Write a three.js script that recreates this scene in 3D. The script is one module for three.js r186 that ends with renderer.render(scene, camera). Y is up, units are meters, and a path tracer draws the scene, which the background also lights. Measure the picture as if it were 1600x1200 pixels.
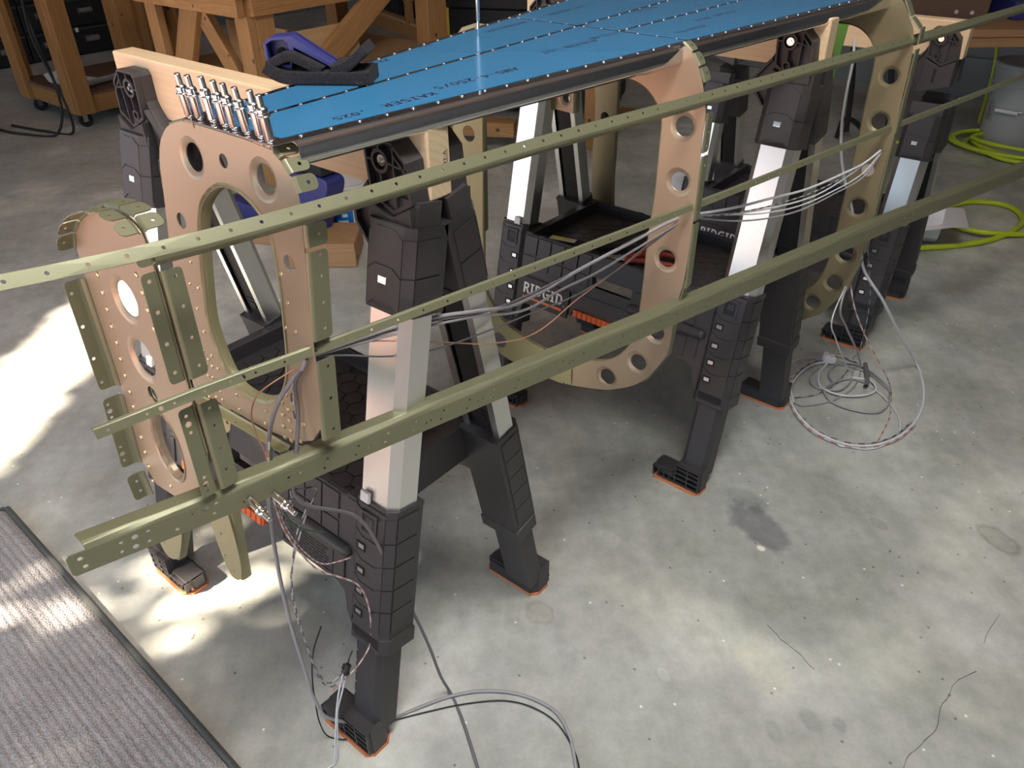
import * as THREE from 'three';
import { mergeGeometries, toCreasedNormals } from 'three/addons/utils/BufferGeometryUtils.js';
import { RoundedBoxGeometry } from 'three/addons/geometries/RoundedBoxGeometry.js';
import { RectAreaLightUniformsLib } from 'three/addons/lights/RectAreaLightUniformsLib.js';

// ---------------------------------------------------------------- camera, sky, sun, exposure
const scene = new THREE.Scene();
const camera = new THREE.PerspectiveCamera(51.703, 4 / 3, 0.05, 60);
camera.rotation.order = 'YXZ';
camera.position.set(0.986, 1.232, 0.652);
camera.rotation.set(-0.59273, 0.69588, -0.01404);
const renderer = new THREE.WebGLRenderer({ antialias: true });
renderer.toneMapping = THREE.LinearToneMapping;
renderer.toneMappingExposure = 1.55;
renderer.shadowMap.enabled = true;
scene.background = new THREE.Color(0.62, 0.8, 1.0).multiplyScalar(1.7);
RectAreaLightUniformsLib.init();
const sun = new THREE.DirectionalLight(new THREE.Color(1.0, 0.86, 0.68), 24);
sun.name = 'sun';
sun.position.set(-4, 8, 8.56);
sun.target.position.set(0, 0, 0);
sun.castShadow = true;
Object.assign(sun.shadow.camera, { left: -8, right: 8, top: 8, bottom: -8, near: 0.5, far: 30 });
sun.shadow.mapSize.set(4096, 4096);
scene.add(sun, sun.target);

// ---------------------------------------------------------------- helpers
let seed = 7;
const rnd = () => { seed = (seed * 1664525 + 1013904223) >>> 0; return seed / 4294967296; };
const rr = (a, b) => a + (b - a) * rnd();
const names = {};
const numbered = (n) => { const k = names[n] = (names[n] ?? -1) + 1; return k ? `${n}_${String(k).padStart(3, '0')}` : n; };
const V = (x, y, z) => new THREE.Vector3(x, y, z);
function thing(name, label, category, pos = [0, 0, 0], ry = 0, group) {
  const o = new THREE.Group(); o.name = numbered(name); o.position.set(...pos); o.rotation.y = ry;
  o.userData = { label, category }; if (group) o.userData.group = group;
  scene.add(o); return o;
}
function flat(geos) {
  const l = geos.flat(9).filter(Boolean).map((g) => {
    g = g.index ? g.toNonIndexed() : g;
    for (const k of Object.keys(g.attributes)) if (!['position', 'normal', 'uv'].includes(k)) g.deleteAttribute(k);
    if (!g.attributes.uv) g.setAttribute('uv', new THREE.BufferAttribute(new Float32Array(g.attributes.position.count * 2), 2));
    return g;
  });
  return l.length === 1 ? l[0] : mergeGeometries(l, false);
}
function part(name, geos, mat, parent, extra) {
  const m = new THREE.Mesh(Array.isArray(geos) ? flat(geos) : geos, mat);
  m.name = parent === scene ? numbered(name) : name; m.castShadow = m.receiveShadow = true;
  if (extra) Object.assign(m.userData, extra);
  parent.add(m); return m;
}
const single = (name, label, category, geos, mat, group) => part(name, geos, mat, scene, group ? { label, category, group } : { label, category });
const struct = (name, geos, mat) => part(name, geos, mat, scene, { kind: 'structure' });
function bx(w, h, d, x = 0, y = 0, z = 0, r = 0, rot) {
  const g = r ? new RoundedBoxGeometry(w, h, d, 2, Math.min(r, w / 2.01, h / 2.01, d / 2.01)) : new THREE.BoxGeometry(w, h, d);
  if (rot) g.applyMatrix4(new THREE.Matrix4().makeRotationFromEuler(new THREE.Euler(...rot)));
  return g.translate(x, y, z);
}
function cyl(r0, r1, h, x, y, z, n = 20, rot) {
  const g = new THREE.CylinderGeometry(r0, r1, h, n);
  if (rot) g.applyMatrix4(new THREE.Matrix4().makeRotationFromEuler(new THREE.Euler(...rot)));
  return g.translate(x, y, z);
}
function shp(pts, holes = []) {
  const s = new THREE.Shape(pts.map((p) => new THREE.Vector2(p[0], p[1])));
  for (const h of holes) s.holes.push(typeof h[0] === 'number' ? new THREE.Path().absarc(h[0], h[1], h[2], 0, Math.PI * 2, true) : new THREE.Path(h.map((p) => new THREE.Vector2(p[0], p[1]))));
  return s;
}
const ext = (s, depth, bev = 0, seg = 16) => new THREE.ExtrudeGeometry(s, { depth, bevelEnabled: bev > 0, bevelSize: bev, bevelThickness: bev, bevelOffset: -bev, bevelSegments: 2, curveSegments: seg });
const rrect = (x0, y0, x1, y1, r) => { const s = new THREE.Shape(); s.moveTo(x0 + r, y0); s.lineTo(x1 - r, y0); s.quadraticCurveTo(x1, y0, x1, y0 + r); s.lineTo(x1, y1 - r); s.quadraticCurveTo(x1, y1, x1 - r, y1); s.lineTo(x0 + r, y1); s.quadraticCurveTo(x0, y1, x0, y1 - r); s.lineTo(x0, y0 + r); s.quadraticCurveTo(x0, y0, x0 + r, y0); return s; };
function tube(pts, r, seg, rad = 8, closed = false) {
  const c = new THREE.CatmullRomCurve3(pts.map((p) => (p.isVector3 ? p : V(...p))), closed, 'centripetal');
  return new THREE.TubeGeometry(c, seg ?? pts.length * 6, r, rad, closed);
}
function mirrorX(g) {
  g = (g.index ? g.toNonIndexed() : g.clone()).scale(-1, 1, 1);
  for (const a of Object.values(g.attributes)) { const n = a.itemSize; for (let i = 0; i < a.count; i += 3) for (let k = 0; k < n; k++) { const p = (i + 1) * n + k, q = (i + 2) * n + k, t = a.array[p]; a.array[p] = a.array[q]; a.array[q] = t; } }
  return g;
}
function chaikin(p, closed = true, it = 2) {
  for (let k = 0; k < it; k++) { const q = []; const n = p.length; if (!closed) q.push(p[0]);
    for (let i = 0; i < (closed ? n : n - 1); i++) { const a = p[i], b = p[(i + 1) % n]; q.push(a.map((v, j) => v * .75 + b[j] * .25), a.map((v, j) => v * .25 + b[j] * .75)); }
    if (!closed) q.push(p[n - 1]); p = q; }
  return p;
}
// uv in metres from the dominant direction of each face; grain: 0/1/2 = the axis that the texture's u follows
function boxUV(g, grain = 0, s = 1) {
  g = g.index ? g.toNonIndexed() : g; const p = g.attributes.position, uv = new Float32Array(p.count * 2), a = V(), b = V(), c = V();
  const ou = rr(0, 5), ov = rr(0, 5);
  for (let i = 0; i < p.count; i += 3) {
    a.fromBufferAttribute(p, i); b.fromBufferAttribute(p, i + 1).sub(a); c.fromBufferAttribute(p, i + 2).sub(a); b.cross(c);
    const n = [Math.abs(b.x), Math.abs(b.y), Math.abs(b.z)], d = n.indexOf(Math.max(...n));
    let [u, v] = [0, 1, 2].filter((k) => k !== d); if (v === grain) [u, v] = [v, u];
    for (let k = 0; k < 3; k++) { const q = [p.getX(i + k), p.getY(i + k), p.getZ(i + k)]; uv[(i + k) * 2] = q[u] * s + ou; uv[(i + k) * 2 + 1] = q[v] * s + ov; }
  }
  g.setAttribute('uv', new THREE.BufferAttribute(uv, 2)); return g;
}
// ---------------------------------------------------------------- noise and textures
const hash = (x, y) => { let h = (x * 374761393 + y * 668265263) | 0; h = Math.imul(h ^ (h >>> 13), 1274126177); return ((h ^ (h >>> 16)) >>> 0) / 4294967296; };
function vnoise(x, y) { const xi = Math.floor(x), yi = Math.floor(y), fx = x - xi, fy = y - yi, u = fx * fx * (3 - 2 * fx), v = fy * fy * (3 - 2 * fy); const a = hash(xi, yi), b = hash(xi + 1, yi), c = hash(xi, yi + 1), d = hash(xi + 1, yi + 1); return a + (b - a) * u + (c - a) * v + (a - b - c + d) * u * v; }
function fbm(x, y, o = 5) { let s = 0, a = .5, n = 0; for (let i = 0; i < o; i++) { s += a * vnoise(x, y); n += a; x = x * 2.03 + 17.1; y = y * 2.03 + 5.7; a *= .55; } return s / n; }
function dataTex(w, h, fn, srgb = true) {
  const d = new Uint8Array(w * h * 4);
  for (let y = 0; y < h; y++) for (let x = 0; x < w; x++) { const c = fn(x, y), i = (y * w + x) * 4; d[i] = c[0]; d[i + 1] = c[1]; d[i + 2] = c[2]; d[i + 3] = c[3] ?? 255; }
  const t = new THREE.DataTexture(d, w, h); t.magFilter = t.minFilter = THREE.LinearFilter; t.wrapS = t.wrapT = THREE.RepeatWrapping; if (srgb) t.colorSpace = THREE.SRGBColorSpace; t.needsUpdate = true; return t;
}
function canvasTex(w, h, draw, srgb = true) {
  const c = document.createElement('canvas'); c.width = w; c.height = h; draw(c.getContext('2d'), w, h);
  const t = new THREE.CanvasTexture(c); if (srgb) t.colorSpace = THREE.SRGBColorSpace; t.magFilter = THREE.LinearFilter; return t;
}
const clamp = (v) => Math.max(0, Math.min(255, v));
const std = (o) => new THREE.MeshStandardMaterial(o);
const phys = (o) => new THREE.MeshPhysicalMaterial(o);
function woodTex(c0, c1, knots = 5, w = 1024, h = 256, sd = 0) {
  const kn = []; for (let i = 0; i < knots; i++) kn.push([hash(i, sd + 3) * w, hash(i, sd + 9) * h, 5 + hash(i, sd + 5) * 7]);
  return dataTex(w, h, (x, y) => {
    let dy = 0, k = 0; for (const [kx, ky, kr] of kn) { const dx = (x - kx) / 3, d2 = (y - ky), d = Math.hypot(dx, d2); dy += Math.sign(d2) * kr * 2.2 * Math.exp(-d / (kr * 2)); k = Math.max(k, 1 - Math.hypot(x - kx, d2) / kr); }
    const yy = y + dy; const g = fbm(x / 180 + sd * 9, yy / 9, 4), f = vnoise(x / 40, yy / 1.6), b = fbm(x / 400, yy / 50 + 40, 3);
    const ring = .5 + .5 * Math.sin(yy * .55 + g * 9); let t = .45 * g + .2 * f + .25 * ring + .3 * b - .1; t = Math.max(0, Math.min(1, t));
    const kk = Math.max(0, Math.min(1, k * 2.5)); return [0, 1, 2].map((i) => clamp((c0[i] + (c1[i] - c0[i]) * t) * (1 - kk * .55)));
  });
}
const M = {};
M.pine = std({ map: woodTex([222, 190, 150], [240, 214, 178], 3, 1024, 256, 1), roughness: .55 }); M.pine.map.repeat.set(1, 4);
M.bench = std({ map: woodTex([150, 105, 60], [198, 152, 100], 14, 1024, 256, 2), roughness: .65 }); M.bench.map.repeat.set(1, 4);
M.cart = std({ map: woodTex([122, 84, 42], [160, 116, 66], 7, 1024, 256, 3), roughness: .7 }); M.cart.map.repeat.set(1, 4);
M.ply = std({ map: woodTex([188, 150, 104], [206, 170, 124], 1, 1024, 256, 4), roughness: .7 }); M.ply.map.repeat.set(.5, 1);
M.brownboard = std({ map: woodTex([84, 62, 48], [100, 76, 60], 0, 1024, 256, 5), roughness: .7 });
M.block = std({ map: woodTex([150, 112, 78], [186, 146, 106], 1, 1024, 256, 6), roughness: .7 }); M.block.map.repeat.set(1, 4);
const grainN = dataTex(256, 256, (x, y) => { const v = 90 + hash(x, y) * 80 + hash(x >> 1, y >> 1) * 60; return [v, v, v]; }, false);
M.plastic = std({ color: new THREE.Color(.040, .037, .040), roughness: .46, bumpMap: grainN, bumpScale: .00008 });
M.plasticDark = std({ color: new THREE.Color(.006, .006, .007), roughness: .6 });
M.alu = std({ color: new THREE.Color(.78, .78, .76), metalness: 1, roughness: .33 });
M.chrome = std({ color: new THREE.Color(.82, .82, .84), metalness: 1, roughness: .12 });
M.steel = std({ color: new THREE.Color(.62, .62, .62), metalness: 1, roughness: .28 });
M.orange = std({ color: new THREE.Color(.72, .13, .025), roughness: .5 });
M.orangePad = std({ color: new THREE.Color(.62, .2, .08), roughness: .8 });
M.primer = phys({ color: new THREE.Color(.215, .22, .135), roughness: .42, metalness: .35, bumpMap: grainN, bumpScale: .00003 });
M.frame = phys({ color: new THREE.Color(.44, .345, .245), roughness: .40, metalness: .45, bumpMap: grainN, bumpScale: .00003 });
M.frameShaded = phys({ color: new THREE.Color(.235, .20, .115), roughness: .42, metalness: .4 });  // darker copy of the frame paint, shade put into the colour
M.frameGreen = phys({ color: new THREE.Color(.40, .375, .215), roughness: .42, metalness: .4 });
M.rivet = std({ color: new THREE.Color(.7, .56, .33), metalness: .9, roughness: .3 });
M.mirror = std({ color: new THREE.Color(.86, .87, .88), metalness: 1, roughness: .07 });
M.rubber = std({ color: new THREE.Color(.012, .012, .012), roughness: .8 });
M.whitePlastic = std({ color: new THREE.Color(.78, .78, .78), roughness: .45 });
M.wireGrey = std({ color: new THREE.Color(.34, .33, .35), roughness: .5 });
M.wireDark = std({ color: new THREE.Color(.15, .145, .155), roughness: .5 });
M.wireWhite = std({ color: new THREE.Color(.66, .68, .72), roughness: .5 });
M.wireBlack = std({ color: new THREE.Color(.01, .01, .01), roughness: .5 });
M.wireOrange = std({ color: new THREE.Color(.45, .22, .13), roughness: .5 });
M.wireGreen = std({ color: new THREE.Color(.03, .10, .05), roughness: .5 });
const stripe = (a, b) => { const t = dataTex(64, 8, (x) => ((x % 64) < 34 ? a : b)); t.repeat.set(26, 1); return std({ map: t, roughness: .5 }); };
M.wireRed = stripe([190, 184, 182], [168, 120, 108]);
M.wireStripe = stripe([168, 168, 170], [84, 84, 88]);
const D = {
f0out: [[.108,.886],[.128,.909],[.154,.925],[.183,.938],[.21,.945],[.237,.946],[.251,.944],[.261,.94],[.268,.934],[.278,.91],[.289,.784],[.303,.663],[.245,.58],[.115,.566],[.124,.706],[.113,.792],[.11,.843]],
f0edgeL: [[.108,.886],[.11,.843],[.119,.726],[.124,.706],[.126,.602],[.123,.58],[.131,.548]],
f0holes: [[.195,.843,.021],[.199,.772,.022],[.203,.728,.01],[.206,.656,.057]],
f0riv: [[.145,.857],[.145,.836],[.145,.816],[.144,.794],[.146,.774],[.144,.752],[.144,.73],[.145,.708],[.143,.686],[.142,.663],[.141,.64],[.14,.617],[.14,.595],[.139,.571],[.188,.589],[.237,.884],[.241,.866],[.243,.847],[.247,.827]],
f0tongueA: [[.048,.451],[.042,.391],[.054,.37],[.08,.378],[.103,.401],[.146,.506]],
f0tongueB: [[.214,.571],[.226,.487],[.24,.453],[.255,.453],[.27,.467],[.275,.517],[.265,.603]],
f1tongueA: [[.104,.607],[.1,.561],[.11,.556],[.124,.572],[.131,.619]],
f1tongueB: [[.269,.611],[.271,.567],[.284,.564],[.295,.572],[.301,.587],[.303,.627]],
f1out: [[.092,.97],[.104,.978],[.122,.984],[.137,.988],[.292,.988],[.306,.979],[.316,.971],[.328,.958],[.332,.952],[.336,.926],[.333,.791],[.338,.719],[.333,.652],[.266,.617],[.086,.61],[.051,.607],[.048,.622],[.07,.759],[.058,.777],[.053,.792],[.061,.868],[.065,.9],[.067,.928],[.076,.953]],
f1in: [[.194,.927],[.225,.928],[.252,.917],[.273,.898],[.279,.871],[.282,.825],[.281,.793],[.28,.747],[.274,.715],[.263,.691],[.249,.675],[.219,.659],[.185,.654],[.157,.66],[.14,.682],[.129,.706],[.119,.738],[.124,.784],[.131,.837],[.138,.871],[.146,.891],[.16,.907],[.178,.92]],
f1holes: [[.142,.948,.017],[.276,.951,.017],[.206,.957,.008],[.095,.863,.01],[.306,.867,.01]],
f1riv: [[.289,.85],[.296,.818],[.286,.784],[.304,.785],[.101,.812],[.089,.779],[.108,.779],[.097,.747],[.084,.715],[.104,.716],[.094,.684],[.113,.684],[.103,.675],[.096,.664],[.11,.667],[.124,.669],[.095,.647],[.107,.649],[.125,.648],[.16,.644],[.121,.633],[.107,.618],[.122,.62],[.088,.61],[.161,.621],[.224,.646],[.262,.675],[.273,.69],[.283,.682],[.292,.694],[.273,.669],[.288,.67],[.26,.656],[.273,.653],[.288,.654],[.259,.639],[.273,.638],[.286,.638],[.301,.659],[.259,.622],[.272,.623],[.219,.625],[.291,.631]],
f2out: [[.388,.985],[.399,.996],[.411,.986],[.423,.968],[.431,.951],[.437,.929],[.444,.903],[.442,.867],[.445,.79],[.444,.731],[.442,.628],[.435,.596],[.43,.544],[.429,.498],[.423,.472],[.406,.438],[.385,.404],[.356,.377],[.307,.349],[.262,.334],[.199,.319],[.166,.318],[.123,.32],[.062,.32],[.005,.335],[-.028,.351],[-.06,.379],[-.082,.428],[-.089,.494],[-.088,.553],[-.08,.666],[-.073,.818]],
f2in: [[.002,.836],[-.013,.487],[-.002,.458],[.02,.431],[.046,.406],[.098,.393],[.131,.384],[.189,.385],[.243,.396],[.303,.414],[.336,.446],[.36,.492],[.363,.553],[.365,.592],[.366,.677],[.368,.712],[.372,.768],[.372,.847],[.373,.881],[.367,.898],[.353,.915],[.339,.927],[.321,.934],[.297,.937],[.27,.938]],
f2holes: [[-.035,.79,.015],[-.046,.648,.018],[-.056,.559,.011],[-.05,.504,.016],[.03,.362,.018],[.215,.353,.018],[.302,.377,.017],[.367,.436,.017],[.398,.512,.016],[.403,.657,.016],[.411,.793,.016],[.409,.879,.016],[.331,.963,.012]],
f3out: [[.468,.994],[.485,.995],[.502,.985],[.522,.953],[.535,.932],[.542,.898],[.544,.86],[.544,.798],[.548,.731],[.544,.683],[.544,.613],[.547,.541],[.545,.492],[.544,.453],[.536,.405],[.527,.366],[.505,.328],[.484,.295],[.454,.269],[.428,.251],[.386,.234],[.339,.221],[.313,.214]],
f3in: [[.4,.934],[.424,.931],[.441,.923],[.455,.912],[.472,.89],[.475,.861],[.476,.812],[.475,.777],[.477,.742],[.477,.653],[.477,.602],[.476,.576],[.477,.505],[.474,.436],[.469,.401],[.458,.369],[.439,.343],[.422,.327]],
f3holes: [[.511,.845,.015],[.511,.756,.017],[.513,.654,.013],[.509,.57,.018],[.509,.458,.018],[.497,.381,.017],[.458,.317,.016]],
f3far: [[-.195,.747],[-.12,.758],[-.125,.592],[-.115,.397],[-.188,.401],[-.194,.621]],
f3farholes: [[-.158,.567,.015],[-.16,.507,.008],[-.157,.455,.016],[-.155,.752,.011]],
brack: [[.057,.867],[.104,.876],[.101,.819],[.057,.82]],
skinnear: [[.313,.995,.193],[.32,.995,.065],[.342,.995,-.127],[.374,.995,-.37],[.419,.995,-.687],[.457,.995,-.957]],
skinfar: [[.12,.995,.061],[.098,.995,-.028],[.087,.995,-.104],[.06,.995,-.284],[.017,.995,-.522],[.006,.995,-.689]],
skinend: [[.157,.995,.21],[.303,.995,.203]],
mid: [[.207,.995,.131],[.187,.995,-.058],[.178,.995,-.322],[.174,.995,-.541],[.16,.995,-.759]],
lineB: [[.261,.995,-.492],[.266,.995,-.667],[.278,.995,-.859]],
cross: [[.037,.995,-.497],[.158,.995,-.501],[.364,.995,-.485]],
nearriv: [[.294,.995,.161],[.297,.995,.125],[.301,.995,.057],[.306,.995,.024],[.308,.995,-.009],[.314,.995,-.042],[.316,.995,-.077],[.322,.995,-.117]],
farriv: [[.085,.995,-.103],[.077,.995,-.138],[.068,.995,-.174],[.061,.995,-.208]],
cleco: [[.16,.995,.204],[.176,.995,.202],[.196,.995,.199],[.22,.995,.2],[.238,.995,.201],[.262,.995,.202],[.284,.995,.202],[.305,.995,.206]],
w_grey: [[.316,.742,.212],[.304,.73,.223],[.287,.703,.238],[.274,.667,.25],[.262,.608,.26],[.256,.566,.265],[.251,.5,.27],[.246,.403,.274],[.245,.295,.275],[.248,.175,.272],[.251,.118,.27],[.261,.071,.261],[.299,.004,.182],[.325,.004,.131],[.352,.004,.08],[.388,.004,.036],[.434,.004,.003],[.478,.004,-.013],[.519,.004,-.015],[.56,.004,.005],[.616,.004,.059]],
w_black: [[.277,.293,.247],[.262,.236,.26],[.254,.175,.267],[.25,.109,.27],[.25,.058,.271],[.249,.004,.26],[.274,.004,.246],[.292,.004,.219],[.303,.004,.186],[.352,.004,.112],[.394,.004,.06],[.435,.004,.022],[.477,.004,.003],[.53,.004,-.0],[.588,.004,.026],[.62,.004,.056]],
w_dark: [[.31,.737,.206],[.306,.724,.22],[.305,.683,.22],[.306,.634,.219],[.311,.575,.203],[.317,.484,.18],[.326,.394,.153],[.334,.272,.125],[.341,.155,.101],[.346,.057,.085],[.352,.004,.072],[.395,.004,.093],[.458,.004,.131],[.514,.004,.168]],
w_pair: [[.307,.737,.21],[.305,.73,.223],[.303,.708,.235],[.303,.651,.233],[.302,.592,.236],[.302,.571,.236],[.301,.544,.244],[.297,.51,.261],[.295,.473,.274],[.293,.42,.285],[.293,.343,.286],[.294,.254,.281],[.295,.205,.274],[.297,.184,.261],[.301,.19,.244],[.302,.199,.236]],
w_pairb: [[.308,.732,.207],[.306,.719,.218],[.306,.682,.217],[.306,.623,.216],[.306,.587,.217],[.304,.561,.226],[.301,.533,.244],[.297,.49,.265],[.293,.443,.282],[.292,.384,.288],[.293,.307,.284],[.294,.237,.278],[.297,.197,.265],[.3,.199,.246],[.302,.203,.238]],
w_red: [[.296,.661,.271],[.294,.613,.281],[.294,.567,.281],[.294,.52,.277],[.298,.463,.261],[.301,.424,.244],[.306,.394,.219],[.31,.359,.194],[.312,.311,.184],[.312,.248,.187],[.311,.223,.193],[.306,.196,.216],[.302,.186,.239],[.297,.176,.262]],
w_green: [[.296,.651,.27],[.295,.615,.276],[.295,.562,.274],[.296,.53,.267],[.299,.507,.253],[.304,.487,.229]],
w_thinred: [[.295,.634,.275],[.294,.575,.278],[.295,.521,.274],[.298,.466,.257],[.302,.433,.238],[.306,.422,.215],[.31,.418,.198]],
w_orange: [[.308,.739,.206],[.305,.741,.222],[.299,.735,.253],[.295,.726,.273],[.293,.707,.283],[.293,.677,.283],[.294,.652,.279],[.294,.626,.278]],
w_conn: [[.301,.2,.241],[.299,.167,.253],[.297,.128,.263],[.295,.071,.274],[.292,.004,.289],[.29,.004,.298]],
w_connb: [[.302,.193,.237],[.3,.161,.249],[.297,.123,.262],[.296,.068,.271],[.293,.004,.284],[.292,.004,.292]],
connector: [[.302,.197,.238],[.304,.217,.229]],
m_a: [[.301,.744,.194],[.312,.743,.134],[.325,.737,.061],[.335,.726,.002],[.343,.716,-.039],[.355,.701,-.106],[.365,.703,-.166],[.377,.713,-.229],[.389,.72,-.295],[.401,.726,-.366],[.412,.733,-.425],[.421,.733,-.48]],
m_b: [[.301,.743,.194],[.313,.735,.126],[.328,.723,.043],[.343,.708,-.039],[.359,.685,-.13],[.372,.693,-.204],[.384,.696,-.27],[.396,.706,-.339],[.409,.717,-.412],[.422,.73,-.485]],
m_c: [[.301,.742,.193],[.308,.727,.154],[.317,.704,.103],[.326,.689,.056],[.335,.681,.006],[.348,.676,-.071],[.361,.675,-.142],[.377,.673,-.231],[.392,.685,-.312],[.407,.708,-.398],[.422,.731,-.48]],
m_d: [[.303,.746,.185],[.312,.738,.135],[.324,.711,.064],[.335,.685,.005],[.346,.657,-.059],[.359,.639,-.129],[.366,.642,-.167],[.377,.664,-.231],[.392,.685,-.312],[.404,.707,-.383],[.42,.731,-.472]],
m_e: [[.302,.743,.19],[.315,.738,.117],[.33,.728,.033],[.347,.708,-.061],[.365,.708,-.166],[.384,.718,-.268],[.401,.728,-.366],[.421,.734,-.48]],
r_a: [[.422,.732,-.48],[.429,.724,-.522],[.445,.71,-.612],[.462,.7,-.708],[.485,.687,-.835],[.505,.687,-.946],[.522,.691,-1.04],[.532,.704,-1.1]],
r_b: [[.422,.731,-.48],[.432,.715,-.541],[.453,.691,-.653],[.475,.672,-.777],[.494,.665,-.886],[.514,.679,-.997],[.532,.702,-1.096]],
r_c: [[.423,.726,-.489],[.433,.708,-.542],[.446,.683,-.619],[.464,.66,-.72],[.484,.647,-.827],[.503,.649,-.938],[.524,.66,-1.054],[.533,.697,-1.106]],
r_d: [[.422,.729,-.485],[.436,.71,-.559],[.456,.69,-.673],[.478,.677,-.796],[.498,.675,-.905],[.518,.687,-1.017],[.533,.701,-1.101]],
r_e: [[.422,.728,-.485],[.439,.706,-.577],[.46,.676,-.696],[.483,.657,-.824],[.503,.657,-.935],[.523,.669,-1.05],[.533,.7,-1.104]],
h_a: [[.532,.695,-1.111],[.534,.581,-1.118],[.536,.482,-1.123],[.548,.416,-1.158],[.582,.3,-1.263],[.626,.144,-1.397],[.666,.004,-1.526],[.706,.004,-1.434],[.731,.004,-1.339],[.737,.004,-1.247],[.721,.004,-1.156],[.682,.004,-1.086],[.631,.004,-1.054],[.556,.004,-1.058],[.485,.004,-1.107],[.435,.004,-1.18],[.411,.004,-1.261],[.413,.004,-1.338],[.432,.004,-1.392],[.467,.004,-1.447],[.513,.004,-1.448],[.557,.004,-1.426]],
h_b: [[.526,.691,-1.112],[.526,.566,-1.112],[.531,.411,-1.117],[.546,.344,-1.13],[.581,.255,-1.162],[.619,.18,-1.196],[.649,.121,-1.223],[.653,.004,-1.334],[.679,.004,-1.243],[.691,.004,-1.115]],
h_c: [[.535,.7,-1.072],[.534,.586,-1.055],[.534,.411,-1.038],[.535,.345,-1.08],[.535,.253,-1.17],[.537,.118,-1.319],[.539,.004,-1.425],[.558,.004,-1.337],[.545,.004,-1.24],[.51,.004,-1.174],[.47,.004,-1.143],[.428,.004,-1.213],[.422,.004,-1.333],[.467,.004,-1.398],[.552,.004,-1.414],[.639,.004,-1.362]],
h_d: [[.535,.699,-1.065],[.534,.565,-1.031],[.534,.408,-1.006],[.534,.329,-1.039],[.535,.245,-1.109],[.536,.143,-1.214],[.524,.004,-1.392],[.581,.004,-1.355],[.648,.004,-1.31],[.702,.004,-1.243],[.721,.004,-1.156],[.687,.004,-1.073],[.621,.004,-1.037]],
h_e: [[.535,.702,-1.086],[.535,.561,-1.137],[.536,.422,-1.223],[.537,.305,-1.302],[.537,.189,-1.357],[.537,.09,-1.365],[.504,.004,-1.463],[.516,.004,-1.365],[.512,.004,-1.28],[.487,.004,-1.209],[.454,.004,-1.168]],
coil_a: [[.589,.006,-1.357],[.539,.006,-1.35],[.504,.006,-1.282],[.505,.006,-1.243],[.539,.006,-1.209],[.591,.006,-1.206],[.648,.006,-1.233],[.659,.006,-1.289],[.643,.006,-1.353],[.601,.006,-1.399],[.527,.006,-1.433],[.482,.006,-1.406],[.482,.006,-1.334],[.503,.006,-1.302]],
coil_b: [[.449,.008,-1.346],[.449,.008,-1.283],[.473,.008,-1.25],[.497,.008,-1.249],[.533,.008,-1.27],[.544,.008,-1.326],[.53,.008,-1.389]],
coil_c: [[.373,.005,-1.313],[.387,.005,-1.363],[.433,.005,-1.413]],
coil_d: [[.463,.008,-1.137],[.427,.008,-1.205],[.419,.008,-1.267],[.429,.008,-1.351],[.455,.008,-1.389],[.462,.008,-1.314],[.491,.008,-1.256],[.541,.008,-1.249],[.595,.008,-1.288],[.611,.008,-1.331],[.588,.008,-1.369],[.537,.008,-1.353]],
coilbox: [[.441,.01,-1.4],[.467,.01,-1.408],[.476,.01,-1.385]],
white_cable: [[.351,.865,-1.35],[.358,.822,-1.35],[.36,.739,-1.35],[.366,.665,-1.35],[.383,.589,-1.35],[.407,.53,-1.35],[.43,.485,-1.35],[.471,.375,-1.35]],
upL: [[.312,.937,.476],[.328,.936,.357],[.351,.933,.2],[.389,.929,-.07],[.443,.924,-.455],[.537,.914,-1.12],[.617,.906,-1.693]],
};
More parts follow.
